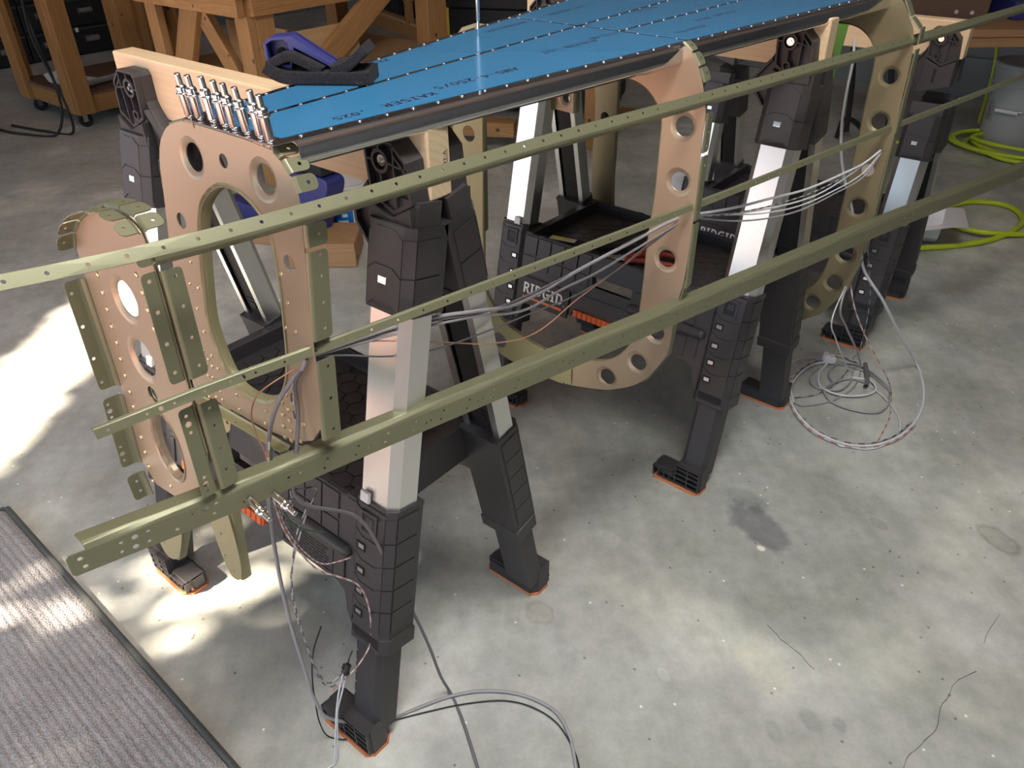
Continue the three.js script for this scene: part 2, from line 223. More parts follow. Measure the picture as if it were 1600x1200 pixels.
// ---------------------------------------------------------------- the garage: floor, walls, ceiling, open door, drive
const FX0 = -2.0, FZ0 = -2.6, FS = 4.2, FN = 2048;     // the floor's picture covers 4.2 m by 4.2 m around the stands
const floorTex = (() => {
  const marks = [];                                        // stains, chips, tyre scuffs: [x, z, rx, rz, angle, rgb change, ring]
  marks.push([.585, -.66, .085, .05, .5, [-34, -36, -30], 0], [.53, -.72, .06, .03, .2, [-16, -16, -14], 0], [1.0, -.94, .05, .03, .5, [-34, -36, -40], 1], [.62, -.6, .012, .009, 0, [70, 66, 56], 0], [.79, -.83, .022, .014, .3, [-14, -20, -26], 1]);
  marks.push([.36, -.17, .03, .03, .2, [-14, -20, -26], 1], [-1.1, .12, .05, .045, .4, [28, 28, 28], 1], [-.93, .02, .018, .012, .3, [40, 42, 44], 0], [.86, -.28, .03, .02, .4, [-16, -16, -15], 0], [.9, -.3, .02, .014, .4, [-18, -18, -17], 0], [.82, -.22, .024, .016, .6, [-12, -12, -11], 0]);
  marks.push([.62, -.2, .014, .010, .4, [20, 20, 20], 1], [1.06, -.17, .012, .01, 0, [80, 80, 80], 0], [.75, -.33, .07, .05, .7, [8, 7, 2], 0], [1.02, -.1, .12, .08, .6, [14, 12, 6], 0], [.35, -.42, .03, .02, 0, [12, 12, 10], 1]);
  const ell = marks.map(([x, z, a, b, t, c, r]) => ({ x, z, a, b, c, r, ct: Math.cos(t), st: Math.sin(t) }));
  const data = (X, Z) => {
    const wx = X + .10 * (fbm(X * 2.1 + 9, Z * 2.1, 3) - .5), wz = Z + .10 * (fbm(X * 2.1, Z * 2.1 + 31, 3) - .5);
    const big = fbm(wx * 1.3 + 3, wz * 1.3 + 8, 4), mid = fbm(wx * 6 + 40, wz * 6, 4), fine = fbm(X * 42, Z * 42, 3), sm = vnoise(X * 300, Z * 300), st = fbm((wx * .7 + wz * .7) * 5, (wx * .7 - wz * .7) * 26 + 70, 3);
    let v = 178 + (big - .5) * 50 + (mid - .5) * 36 + (fine - .5) * 26 + (sm - .5) * 9 + (st - .5) * 18;
    const pale = Math.max(0, fbm(wx * 3.1 + 80, wz * 3.1 + 12, 4) - .60) * 160; v += pale;
    let c = [v + (big - .5) * 8, v + 2, v - 3 + (mid - .5) * 8 - pale * .12];
    for (const e of ell) {
      const dx = X - e.x, dz = Z - e.z, u = (dx * e.ct + dz * e.st) / e.a, w = (-dx * e.st + dz * e.ct) / e.b; if (u * u + w * w > 2.2) continue;
      const d = Math.sqrt(u * u + w * w) + (fbm(X * 30, Z * 30, 3) - .5) * .7; let k = Math.max(0, Math.min(1, (1.05 - d) / .3)); if (e.r) k *= d > .72 ? 1 : .5; c = c.map((q, i) => q + e.c[i] * k);
    }
    const speck = hash(Math.floor(X * 240), Math.floor(Z * 240)); if (speck > .9988) c = c.map((q) => q - 60); else if (speck < .0006) c = c.map((q) => q + 70);
    return [clamp(c[0]), clamp(c[1]), clamp(c[2])];
  };
  const t = dataTex(FN, FN, (x, y) => data(FX0 + (x / FN) * FS, FZ0 + (y / FN) * FS));
  t.wrapS = t.wrapT = THREE.MirroredRepeatWrapping; return t;
})();
const floorRough = dataTex(512, 512, (x, y) => { const v = 120 + 100 * fbm(x / 60, y / 60, 5); return [v, v, v]; }, false); floorRough.wrapS = floorRough.wrapT = THREE.MirroredRepeatWrapping;
function floorUV(g) { const p = g.attributes.position, uv = g.attributes.uv; for (let i = 0; i < p.count; i++) uv.setXY(i, (p.getX(i) - FX0) / FS, (p.getZ(i) - FZ0) / FS); return g; }
M.floor = std({ map: floorTex, roughness: .62, roughnessMap: floorRough, bumpMap: floorRough, bumpScale: .0006 });
struct('floor', floorUV(bx(9.2, .2, 6.8, -1.1, -.1, -1.4)), M.floor);
{ // hairline cracks are real grooves' dark filling, 1 mm wide slivers set in the slab
  const crack = (pts, w) => { const s = []; const p = chaikin(pts, false, 1); for (let i = 0; i + 1 < p.length; i++) { const [x0, z0] = p[i], [x1, z1] = p[i + 1], L = Math.hypot(x1 - x0, z1 - z0); s.push(new THREE.BoxGeometry(L + .002, .0012, w * rr(.6, 1.2)).rotateY(-Math.atan2(z1 - z0, x1 - x0)).translate((x0 + x1) / 2, .0002, (z0 + z1) / 2)); } return s; };
  const fl = scene.getObjectByName('floor');
  part('crack', [crack([[1.054, -.72], [1.046, -.659], [1.048, -.63]], .0008), crack([[1.052, -.556], [1.027, -.507], [1.029, -.47], [1.023, -.446], [1.026, -.424], [1.03, -.401], [1.029, -.384], [1.022, -.365], [1.017, -.339], [1.009, -.318], [1.008, -.303], [1.011, -.27]], .0011), crack([[.719, -.418], [.738, -.411], [.751, -.402], [.762, -.402], [.779, -.397], [.796, -.393], [.812, -.383], [.825, -.379]], .0008)], std({ color: new THREE.Color(.11, .105, .095), roughness: .9 }), fl);
}
M.wall = std({ color: new THREE.Color(.16, .17, .18), roughness: .9 });
M.wallPale = std({ color: new THREE.Color(.42, .42, .41), roughness: .9 });
struct('wall_back', bx(9.2, 2.8, .2, -1.1, 1.4, -4.85), M.wall);
struct('wall_left', bx(.2, 2.8, 6.8, -5.8, 1.4, -1.4), M.wall);
struct('wall_right', bx(.2, 2.8, 6.8, 3.6, 1.4, -1.4), M.wall);
struct('ceiling', bx(9.4, .2, 7.0, -1.1, 2.9, -1.4), M.wallPale);
struct('wall_front', [bx(9.2, .45, .2, -1.1, 2.575, 2.0), bx(1.9, 2.35, .2, 2.55, 1.175, 2.0), bx(.9, 2.35, .2, -5.25, 1.175, 2.0)], M.wallPale);   // the lintel and the two piers of the open garage door
struct('trim_1', bx(9.2, .22, .06, -1.1, .11, -4.73), std({ color: new THREE.Color(.2, .215, .22), roughness: .9 }));
M.drive = std({ color: new THREE.Color(.58, .44, .34), roughness: .9 });
struct('driveway', bx(16, .2, 9.6, -1.5, -.12, 9.3), M.drive);
struct('floor_bounce_apron', bx(9.4, .2, 2.5, -1.1, -.115, 3.26), std({ color: new THREE.Color(.60, .17, .11), roughness: .8 }));   // unseen red slab, added to bounce warm sunlight onto the metal
// unseen ceiling panel, added as general fill light
for (const [x, z] of [[1.0, .25]]) {
  const t = thing('added_fill_panel', 'added white fill light panel on the garage ceiling above the viewer', 'light', [x, 2.74, z]);
  part('housing', bx(.54, .05, 1.26, 0, .028, 0, .006), M.whitePlastic, t);
  part('diffuser', bx(.50, .008, 1.2, 0, 0, 0, .002), std({ color: 0xffffff, emissive: new THREE.Color(1, .97, .92), emissiveIntensity: 5, roughness: .6 }), t);
  const l = new THREE.RectAreaLight(new THREE.Color(1, .97, .92), 15, .5, 1.2); l.position.set(x, 2.728, z); l.rotation.x = -Math.PI / 2; l.name = 'added_fill_light'; scene.add(l);
}
// ---------------------------------------------------------------- ribbed rug in the near left corner
{
  const X0 = -.757, X1 = .75, Z0 = .362, Z1 = 1.75, pos = [], idx = [], uv = [], nz = 560, nx = 12;
  for (let j = 0; j <= nz; j++) for (let i = 0; i <= nx; i++) {
    const z = Z0 + (Z1 - Z0) * j / nz, x = X0 + (X1 - X0) * i / nx, w = (z - Z0) / .0135, f = w - Math.floor(w);
    const rib = Math.pow(Math.sin(Math.PI * f), .6) * .0035 * (.7 + .3 * hash(Math.floor(w), 2)), e = Math.min(1, (z - Z0) / .012);
    pos.push(x, .002 + (.006 + rib) * e, z + .056 * (x - X0) / (X1 - X0) * 1.0); uv.push(x, z);
  }
  for (let j = 0; j < nz; j++) for (let i = 0; i < nx; i++) { const a = j * (nx + 1) + i, b = a + 1, c = a + nx + 1, d = c + 1; idx.push(a, c, b, b, c, d); }
  const g = new THREE.BufferGeometry(); g.setAttribute('position', new THREE.Float32BufferAttribute(pos, 3)); g.setAttribute('uv', new THREE.Float32BufferAttribute(uv, 2)); g.setIndex(idx); g.computeVertexNormals();
  const yarn = dataTex(512, 512, (x, y) => { const v = fbm(x / 3, y / 3, 3), b = fbm(x / 60, y / 60, 3), k = hash(x, y); const q = 140 + v * 66 + (b - .5) * 22 + (k - .5) * 34; return [clamp(q + 3), clamp(q - 1), clamp(q)]; }); yarn.repeat.set(3.2, 3.2);
  const ybump = dataTex(512, 512, (x, y) => { const v = 255 * (.6 * vnoise(x / 3, y / 3) + .4 * hash(x, y)); return [v, v, v]; }, false); ybump.repeat.set(3.2, 3.2);
  M.rug = std({ map: yarn, roughness: .95, bumpMap: ybump, bumpScale: .004 });
  const t = thing('rug', 'ribbed grey taupe rug on the floor below the tail end of the rails', 'rug');
  part('pile', g, M.rug, t);
  part('binding', [tube([[X0, .006, Z0 - .004], [-.2, .006, Z0 + .016], [X1, .006, Z0 + .052]], .0065, 40, 8), tube([[X0 - .003, .006, Z0], [X0 - .003, .006, Z1]], .0065, 10, 8)], std({ color: new THREE.Color(.24, .25, .24), roughness: .95, bumpMap: ybump, bumpScale: .003 }), t);
}
// ---------------------------------------------------------------- sheet metal: webs, flanges, lips, longerons
function strip(pts, closed, rows, th = .0012) {      // rows: [offset along the outward normal, z]; makes a thin folded sheet along a 2D line
  const n = pts.length, N = [];
  for (let i = 0; i < n; i++) { const a = pts[closed ? (i + n - 1) % n : Math.max(0, i - 1)], b = pts[closed ? (i + 1) % n : Math.min(n - 1, i + 1)], dx = b[0] - a[0], dy = b[1] - a[1], L = Math.hypot(dx, dy) || 1; N.push([dy / L, -dx / L]); }
  const R = rows.length, full = [...rows];
  for (let i = R - 1; i >= 0; i--) { const a = rows[Math.max(0, i - 1)], b = rows[Math.min(R - 1, i + 1)], dx = b[0] - a[0], dz = b[1] - a[1], L = Math.hypot(dx, dz) || 1; full.push([rows[i][0] - th * dz / L, rows[i][1] + th * dx / L]); }
  const pos = [], idx = [], F = full.length, m = closed ? n : n - 1;
  for (let i = 0; i < n; i++) for (const [o, z] of full) pos.push(pts[i][0] + N[i][0] * o, pts[i][1] + N[i][1] * o, z);
  for (let i = 0; i < m; i++) for (let k = 0; k < F; k++) { const a = i * F + k, b = i * F + (k + 1) % F, c = ((i + 1) % n) * F + k, d = ((i + 1) % n) * F + (k + 1) % F; idx.push(a, c, b, b, c, d); }
  const g = new THREE.BufferGeometry(); g.setAttribute('position', new THREE.Float32BufferAttribute(pos, 3)); g.setIndex(idx); g.computeVertexNormals();
  return toCreasedNormals(g, .9);
}
const area = (p) => p.reduce((s, a, i) => { const b = p[(i + 1) % p.length]; return s + a[0] * b[1] - b[0] * a[1]; }, 0);
const ccw = (p) => (area(p) < 0 ? [...p].reverse() : p);
const arcRows = (r, dir, n = 5) => { const o = []; for (let i = 0; i <= n; i++) { const t = i / n * Math.PI / 2; o.push([r * Math.sin(t), dir * r * (1 - Math.cos(t))]); } return o; };
// a straight bent flange from p0 to p1 (counter-clockwise round the web, so that its outward side is known), with real rivet holes
function flange(p0, p1, dir, w, { r = .0035, rc = .006, holes = [], th = .0012 } = {}) {
  const dx = p1[0] - p0[0], dy = p1[1] - p0[1], L = Math.hypot(dx, dy), t = [dx / L, dy / L], n = [t[1], -t[0]], q = rc;
  const s = new THREE.Shape(); s.moveTo(0, r); s.lineTo(L, r); s.lineTo(L, w - q); s.quadraticCurveTo(L, w, L - q, w); s.lineTo(q, w); s.quadraticCurveTo(0, w, 0, w - q); s.lineTo(0, r);
  for (const [f, z, hr] of holes) s.holes.push(new THREE.Path().absarc(f * L, z, hr, 0, Math.PI * 2, true));
  const plate = new THREE.ExtrudeGeometry(s, { depth: th, bevelEnabled: false, curveSegments: 10 }).translate(0, 0, r - th);
  const rows = arcRows(r, 1, 5); const c = new THREE.Shape([...rows, ...rows.map(([a, b]) => [a, b]).reverse().map(([a, b], i, A) => { const k = i / (A.length - 1) * Math.PI / 2, R2 = r - th, tt = Math.PI / 2 - k; return [R2 * Math.sin(tt), r - R2 * Math.cos(tt)]; })].map(([a, b]) => new THREE.Vector2(a, b)));
  let bend = new THREE.ExtrudeGeometry(c, { depth: L, bevelEnabled: false, curveSegments: 8 });   // in (n, z, l)
  const flip = (g) => { g = g.index ? g.toNonIndexed() : g; for (const a of Object.values(g.attributes)) { const k = a.itemSize; for (let i = 0; i < a.count; i += 3) for (let j = 0; j < k; j++) { const P = (i + 1) * k + j, Q = (i + 2) * k + j, T = a.array[P]; a.array[P] = a.array[Q]; a.array[Q] = T; } } g.computeVertexNormals(); return g; };
  const mA = new THREE.Matrix4().set(t[0], 0, n[0], p0[0], t[1], 0, n[1], p0[1], 0, dir, 0, 0, 0, 0, 0, 1);
  const mB = new THREE.Matrix4().set(n[0], 0, t[0], p0[0], n[1], 0, t[1], p0[1], 0, dir, 0, 0, 0, 0, 0, 1);
  let a = plate.applyMatrix4(mA), b = bend.applyMatrix4(mB);
  if (mA.determinant() < 0) a = flip(a); if (mB.determinant() < 0) b = flip(b);
  return [a, toCreasedNormals(b, .7)];
}
const lipHole = (x, y, R, z = 0) => new THREE.LatheGeometry([[R + .0075, 0], [R + .005, -.0005], [R + .002, -.0018], [R, -.0042], [R - .0008, -.0042], [R + .0012, -.0022], [R + .0045, -.0016], [R + .0075, -.0014]].map(([a, b]) => new THREE.Vector2(a, b)), 28).rotateX(Math.PI / 2).translate(x, y, z);
const rivets = (list, r, z) => list.map(([x, y, k]) => new THREE.SphereGeometry(r * (k ?? 1), 8, 5, 0, Math.PI * 2, 0, Math.PI / 2).scale(1, .55, 1).rotateX(Math.PI / 2).translate(x, y, z));
function web(out, cut, lips, plain, th = .0014) {
  const s = shp(out, [...cut, ...lips.map(([x, y, r]) => [x, y, r + .0073]), ...plain]);
  return [ext(s, th, 0, 20).translate(0, 0, -th), ...lips.map(([x, y, r]) => lipHole(x, y, r))];
}
const sub0 = (p) => p.map(([x, y, ...k]) => [x, y - .95, ...k]);
const K = Object.fromEntries(Object.entries(D).map(([k, v]) => [k, /^(f\d|brack)/.test(k) ? sub0(v) : v]));
const frameAt = (name, label, z, k, group) => { const t = thing(name, label, 'bulkhead', [0, .95, z], 0, group); t.rotation.x = -Math.atan(k); return t; };
const fl = (t, mat, a, b, dir, w, o) => part('flange', flange(a, b, dir, w, o), mat, t);

// --- tail bulkheads, two small frames back to back at the left end
{
  const t = frameAt('tail_bulkhead', 'small tan tail bulkhead with three round holes and a long oval hole', .335, .05);
  const out = ccw(chaikin(K.f0out, true, 1)), [a, b, c, o] = K.f0holes;
  const oval = []; for (let i = 0; i < 48; i++) { const q = i / 48 * Math.PI * 2; oval.push([o[0] + .002 + .0295 * Math.cos(q), o[1] + .001 + .046 * Math.sin(q)]); }
  part('web', web(out, [oval.map(([x, y]) => [x, y])], [a, b], [c]), M.frame, t);
  part('oval_lip', strip(ccw(oval).reverse(), true, [[-.004, 0], [-.001, -.001], [0, -.004], [0, -.010]]), M.frame, t);
  part('rivet_row', rivets(K.f0riv, .0036, 0), M.rivet, t, { kind: 'stuff' });
  const y = (v) => v - .95;
  // near side (x about .285), bent towards the viewer
  fl(t, M.primer, [.279, y(.908)], [.274, y(.928)], 1, .0165, { holes: [[.5, .0095, .002]] });
  fl(t, M.primer, [.289, y(.784)], [.279, y(.902)], 1, .0175, { holes: [[.1, .010, .0022], [.37, .010, .0022], [.66, .010, .0022], [.93, .010, .0022]] });
  fl(t, M.primer, [.304, y(.645)], [.292, y(.754)], 1, .019, { holes: [[.06, .0115, .002], [.14, .0115, .0035], [.22, .0115, .002], [.74, .0115, .002], [.83, .0115, .0035], [.92, .0115, .002]] });
  // far side
  fl(t, M.primer, [.110, y(.842)], [.124, y(.708)], 1, .022, { r: .008, holes: [[.1, .017, .002], [.4, .017, .002], [.7, .017, .002], [.93, .017, .002]] });
  fl(t, M.primer, [.124, y(.694)], [.123, y(.592)], 1, .023, { r: .008, holes: [[.08, .018, .002], [.17, .018, .0032], [.26, .018, .002], [.7, .018, .002], [.8, .018, .0032], [.9, .018, .002]] });
  fl(t, M.primer, [.122, y(.578)], [.131, y(.545)], 1, .022, { r: .007, holes: [[.3, .0115, .002], [.7, .0115, .002]] });
  // rounded top: tabs
  const top = [[.268, .934], [.251, .9445], [.225, .947], [.196, .942], [.165, .931], [.138, .916], [.118, .897], [.108, .876]].map(([x, v]) => [x, y(v)]);
  for (let i = 0; i + 1 < top.length; i++) { const [p, q] = [top[i], top[i + 1]], m = (f) => [p[0] + (q[0] - p[0]) * f, p[1] + (q[1] - p[1]) * f]; fl(t, M.primer, m(.06), m(.94), 1, .019, { rc: .007, holes: [[.5, .012, .0018]] }); }
  const u = frameAt('tail_bulkhead', 'small tail bulkhead flat against the back of another, two long tongues hanging below', .332, .05);
  part('web', web(out, [oval], [], [[a[0], a[1], a[2] + .006], [b[0], b[1], b[2] + .006], [c[0], c[1], c[2]]]).map((g) => g.translate(0, 0, 0)), M.frameGreen, u);
  fl(u, M.primer, [.281, y(.908)], [.276, y(.928)], -1, .0165, { holes: [[.5, .0095, .002]] });
  fl(u, M.primer, [.291, y(.782)], [.281, y(.900)], -1, .021, { holes: [[.1, .013, .002], [.37, .013, .002], [.66, .013, .002], [.93, .013, .002]] });
  fl(u, M.primer, [.306, y(.645)], [.294, y(.752)], -1, .022, { holes: [[.2, .0115, .002], [.45, .0115, .002], [.72, .0115, .002], [.92, .0115, .002]] });
  for (let i = 0; i + 1 < top.length; i++) { const [p, q] = [top[i], top[i + 1]].map(([x, v]) => [x + (x > .2 ? .003 : -.002), v + .002]), m = (f) => [p[0] + (q[0] - p[0]) * f, p[1] + (q[1] - p[1]) * f]; fl(u, M.primer, m(.05), m(.95), -1, .022, { rc: .008, holes: [[.5, .013, .0018]] }); }
  for (const [n, pts, hs] of [['A', K.f0tongueA, [[.057, -.563]]], ['B', K.f0tongueB, [[.238, -.46], [.245, -.425], [.252, -.486]]]]) {
    const p = ccw(chaikin(pts, true, 1)); const g = ext(shp(p, (n === 'A' ? [[.058, .40 - .95, .0018]] : [[.238, .487 - .95, .0016], [.240, .525 - .95, .0016], [.252, .468 - .95, .0016]])), .0016).translate(0, 0, -.022);
    const side = n === 'A' ? [[.082, .380], [.146, .506]] : [[.262, .458], [.268, .60]];
    part('tongue', [g, flange([side[0][0], side[0][1] - .95], [side[1][0], side[1][1] - .95], -1, .014, { rc: .004 }).map((q) => q.translate(0, 0, -.022))], M.frameGreen, u);
  }
}
// --- frame 1: the big one at the tail end of the blue skin
{
  const t = frameAt('fuselage_frame', 'tan frame with large oval opening and rivet clusters, under the row of spring pins', .2, .085), y = (v) => v - .95;
  const out = ccw(chaikin(K.f1out, true, 1)), inn = chaikin(K.f1in, true, 2), [a, b, c, d, e] = K.f1holes;
  part('web', web(out, [inn], [a, b], [c, d, e]), M.frame, t);
  part('opening_lip', strip(ccw(inn).reverse(), true, [[-.005, .0004], [-.0015, -.0008], [0, -.004], [0, -.013]]), M.frameGreen, t);
  part('rivet_group', rivets(K.f1riv.map((p, i) => [p[0], p[1], i > 27 ? 1.15 : .9]), .0034, 0), M.rivet, t, { kind: 'stuff' });
  const tabs = [[.292, .988], [.309, .978], [.322, .9645], [.332, .947]];
  for (let i = 0; i < 3; i++) { const p = [tabs[i + 1][0], y(tabs[i + 1][1])], q = [tabs[i][0], y(tabs[i][1])], m = (f) => [p[0] + (q[0] - p[0]) * f, p[1] + (q[1] - p[1]) * f]; fl(t, M.primer, m(.07), m(.93), -1, .027, { rc: .008, r: .004, holes: [[.5, .016, .0022]] }); }
  fl(t, M.primer, [.336, y(.893)], [.336, y(.918)], -1, .027, { r: .004, holes: [[.5, .0165, .002]] });
  fl(t, M.primer, [.333, y(.783)], [.336, y(.888)], -1, .026, { r: .004, holes: [[.12, .0165, .002], [.42, .0165, .002], [.72, .0165, .002], [.95, .0165, .002]] });
  fl(t, M.primer, [.334, y(.652)], [.333, y(.758)], -1, .026, { r: .004, holes: [[.1, .016, .002], [.5, .016, .0024], [.9, .016, .002]] });
  fl(t, M.frameGreen, [.058, y(.606)], [.268, y(.614)], 1, .014, { r: .005, holes: [[.15, .009, .0015], [.5, .009, .0015], [.85, .009, .0015]] });
  fl(t, M.primer, [.066, y(.93)], [.064, y(.895)], -1, .02, { r: .004 });
  fl(t, M.primer, [.061, y(.87)], [.054, y(.80)], -1, .02, { r: .004 });
  fl(t, M.primer, [.137, y(.988)], [.104, y(.978)], -1, .02, { r: .003 });
  fl(t, M.primer, [.289, y(.9885)], [.140, y(.9885)], -1, .03, { r: .003 });
  part('tongue', ext(shp(ccw(chaikin(K.f1tongueA, true, 1)), [[.116, .578 - .95, .0028]]), .0014).translate(0, 0, -.006), M.frameGreen, t);
  part('tongue', ext(shp(ccw(chaikin(K.f1tongueB, true, 1))), .0014).translate(0, 0, -.006), M.frameGreen, t);
}
// --- frame 2: D-shaped, between the first two stands
{
  const t = frameAt('fuselage_frame', 'wide round-bottomed tan frame with evenly spaced round holes, between the first two stands', -.455, 0), y = (v) => v - .95;
  const O = K.f2out, I = K.f2in, ring = [...O, [-.073, y(.985)], [.10, y(.985)]];
  const inner = [...I, [.20, y(.94)], [.05, y(.94)], [.002, y(.90)]];
  const out = ccw(chaikin(ring, true, 2)), inn = chaikin(inner, true, 2);
  // two sheets: the right and bottom one tan, the far left one pale, lapped at the bottom
  const clip = (p, side) => { const o = []; for (let i = 0; i < p.length; i++) { const a = p[i], b = p[(i + 1) % p.length], ia = side * (a[0] - .2) >= 0, ib = side * (b[0] - .2) >= 0; if (ia) o.push(a); if (ia !== ib) { const f = (.2 - a[0]) / (b[0] - a[0]); o.push([.2, a[1] + (b[1] - a[1]) * f]); } } return o; };
  const half = (side) => { const o = clip(out, side), i = clip(ccw(inn), side); // outer and inner half outlines joined into one C
    const cutO = o.findIndex((p, k) => Math.abs(p[0] - .2) < 1e-9 && Math.abs(o[(k + 1) % o.length][0] - .2) < 1e-9), cutI = i.findIndex((p, k) => Math.abs(p[0] - .2) < 1e-9 && Math.abs(i[(k + 1) % i.length][0] - .2) < 1e-9);
    const ro = [...o.slice(cutO + 1), ...o.slice(0, cutO + 1)], ri = [...i.slice(cutI + 1), ...i.slice(0, cutI + 1)]; return [...ro, ...ri.reverse()]; };
  const inside = (s) => K.f2holes.filter((h) => s * (h[0] - .2) > 0);
  const L = inside(-1), R = inside(1);
  part('web', web(half(1), [], R, []), M.frame, t);
  part('web', web(half(-1), [], [], L).map((g) => g.translate(0, 0, .0016)), M.frameGreen, t);
  part('lap_plate', bx(.034, .052, .0012, .203, y(.352), .0024), M.frameGreen, t);
  part('opening_lip', strip(inn.filter((p) => p[1] < y(.95)), true, [[-.002, 0], [0, -.002], [0, -.007]]), M.frameGreen, t);
  const side = [[.4445, .845, .905], [.4445, .735, .84], [.444, .615, .73]];
  for (const [x, v0, v1] of side) fl(t, M.primer, [x - .001, y(v0)], [x, y(v1)], -1, .0175, { r: .003, holes: [[.15, .011, .0018], [.5, .011, .0018], [.85, .011, .0018]] });
  const tabs = [[.444, .925], [.4345, .946], [.424, .967], [.410, .985], [.393, .997]];
  for (let i = 0; i + 1 < tabs.length; i++) { const p = tabs[i], q = tabs[i + 1], m = (f) => [p[0] + (q[0] - p[0]) * f, y(p[1] + (q[1] - p[1]) * f)]; if (i) fl(t, M.primer, m(.06), m(.94), -1, .019, { rc: .007, r: .003, holes: [[.5, .012, .002]] }); }
  const low = O.slice(10, 30);
  for (let i = 0; i + 2 < low.length; i += 2) fl(t, M.primer, low[i + 2], low[i], -1, .016, { r: .002, rc: .003 });
  fl(t, M.primer, [.0, y(.82)], [-.004, y(.60)].map((v) => v), -1, .012, { r: .002 });
  fl(t, M.primer, [-.08, y(.66)], [-.088, y(.53)], -1, .012, { r: .002 });
}
// --- frame 3: largest, furthest from the viewer
{
  const t = frameAt('fuselage_frame', 'largest frame, olive brown with shade in its colour, hanging around the middle stand', -1.115, 0), y = (v) => v - .95;
  const cx = .175, O = K.f3out, I = K.f3in, mir = (p) => p.map(([x, v]) => [2 * cx - x, v]).reverse();
  const ring = ccw(chaikin([...O, ...mir(O)], true, 2)), inner = chaikin([...I, ...mir(I)], true, 2);
  const far = K.f3holes.map(([x, v, r]) => [2 * cx - x, v, r]).filter((h) => h[1] > y(.6) || h[1] < y(.42));
  part('web', web(ring, [inner], [...K.f3holes.filter((h, i) => i !== 2)], far), M.frameShaded, t);
  part('opening_lip', strip(ccw(inner).reverse(), true, [[-.002, 0], [0, -.002], [0, -.008]]), M.frameShaded, t);
  part('grommet', cyl(.013, .013, .003, K.f3holes[2][0], K.f3holes[2][1], 0, 20, [Math.PI / 2, 0, 0]), M.alu, t);
  for (const [v0, v1] of [[.91, .94], [.735, .9], [.47, .73]]) fl(t, M.primer, [.546, y(v0)], [.545, y(v1)], -1, .024, { r: .003, holes: [[.1, .014, .0018], [.3, .014, .0018], [.5, .014, .0018], [.7, .014, .0018], [.9, .014, .0018]] });
  const tabs = [[.543, .935], [.522, .955], [.503, .986], [.485, .996]];
  for (let i = 0; i + 1 < tabs.length; i++) { const p = tabs[i], q = tabs[i + 1], m = (f) => [p[0] + (q[0] - p[0]) * f, y(p[1] + (q[1] - p[1]) * f)]; fl(t, M.primer, m(.05), m(.95), -1, .024, { r: .003, rc: .008, holes: [[.5, .014, .002]] }); }
  const low = O.slice(13); for (let i = 0; i + 2 < low.length; i += 2) fl(t, M.primer, low[i + 2], low[i], -1, .02, { r: .002, rc: .003 });
}
// --- short stiffener hanging under the skin
{
  const t = thing('channel_bracket', 'short tan channel bracket with two round holes hanging under the blue skin', 'bracket', [0, .95, -.6]), y = (v) => v - .95;
  part('web', web(ccw([[.062, y(.98)], [.100, y(.98)], [.100, y(.817)], [.060, y(.819)]]), [], [[.081, y(.842), .009], [.081, y(.878), .009]], [[.081, y(.92), .009]]), M.frame, t);
  fl(t, M.primer, [.060, y(.98)], [.060, y(.819)], 1, .014, {}); fl(t, M.primer, [.101, y(.818)], [.101, y(.98)], -1, .014, {});
}
// --- longerons: plate with rivet holes and a second leg, bent along a gently curved line
function bent(g, curve, n, e) { // g in (length, along e, along n)
  g = g.index ? g.toNonIndexed() : g; const p = g.attributes.position, L = curve.getLength(), q = V();
  for (let i = 0; i < p.count; i++) { const u = Math.max(0, Math.min(1, p.getX(i) / L)); curve.getPointAt(u, q); const a = p.getY(i), b = p.getZ(i); p.setXYZ(i, q.x + e.x * a + n.x * b, q.y + e.y * a + n.y * b, q.z + e.z * a + n.z * b); }
  g.computeVertexNormals(); return g;
}
function holedPlate(L, w, holes, th, u0 = 0, e0 = 0, e1 = 0) { // in short lengths, so that it can follow a curve
  const cuts = [u0]; let u = u0;
  while (L - u > .09) { let c = u + .06, k = 0; while (holes.some(([x, , r]) => Math.abs(x - c) < r + .0012) && k++ < 60) c += .0011; cuts.push(c); u = c; }
  cuts.push(L); const out = [];
  for (let i = 0; i + 1 < cuts.length; i++) {
    const a = cuts[i], b = cuts[i + 1], s = new THREE.Shape();
    if (i === 0) { s.moveTo(a + e0 * .5, 0); s.lineTo(b, 0); s.lineTo(b, w); s.lineTo(a + e1, w); s.lineTo(a, w - Math.max(.002, e1)); s.lineTo(a, Math.min(.003, w / 4)); } else { s.moveTo(a, 0); s.lineTo(b, 0); s.lineTo(b, w); s.lineTo(a, w); }
    for (const [x, v, r] of holes) if (x > a && x < b) s.holes.push(new THREE.Path().absarc(x, v, r, 0, Math.PI * 2, true));
    out.push(new THREE.ExtrudeGeometry(s, { depth: th, bevelEnabled: false, curveSegments: 6 }));
  }
  return flat(out);
}
function bendGrid(L, r, u0, cy, cz, a0, a1, th) { // an arc of radius r about (cy, cz), from angle a0 to a1, swept along the length
  const pos = [], idx = [], nu = Math.round((L - u0) / .05), na = 6, row = [];
  for (let k = 0; k <= na; k++) { const t = a0 + (a1 - a0) * k / na; row.push([cy + r * Math.cos(t), cz + r * Math.sin(t)]); }
  for (let k = na; k >= 0; k--) { const t = a0 + (a1 - a0) * k / na; row.push([cy + (r - th) * Math.cos(t), cz + (r - th) * Math.sin(t)]); }
  const F = row.length; for (let i = 0; i <= nu; i++) for (const [a, b] of row) pos.push(u0 + (L - u0) * i / nu, a, b);
  for (let i = 0; i < nu; i++) for (let k = 0; k < F; k++) { const a = i * F + k, b = i * F + (k + 1) % F, c = a + F, d = b + F; idx.push(a, b, c, b, d, c); }
  const g = new THREE.BufferGeometry(); g.setAttribute('position', new THREE.Float32BufferAttribute(pos, 3)); g.setIndex(idx); return g;
}
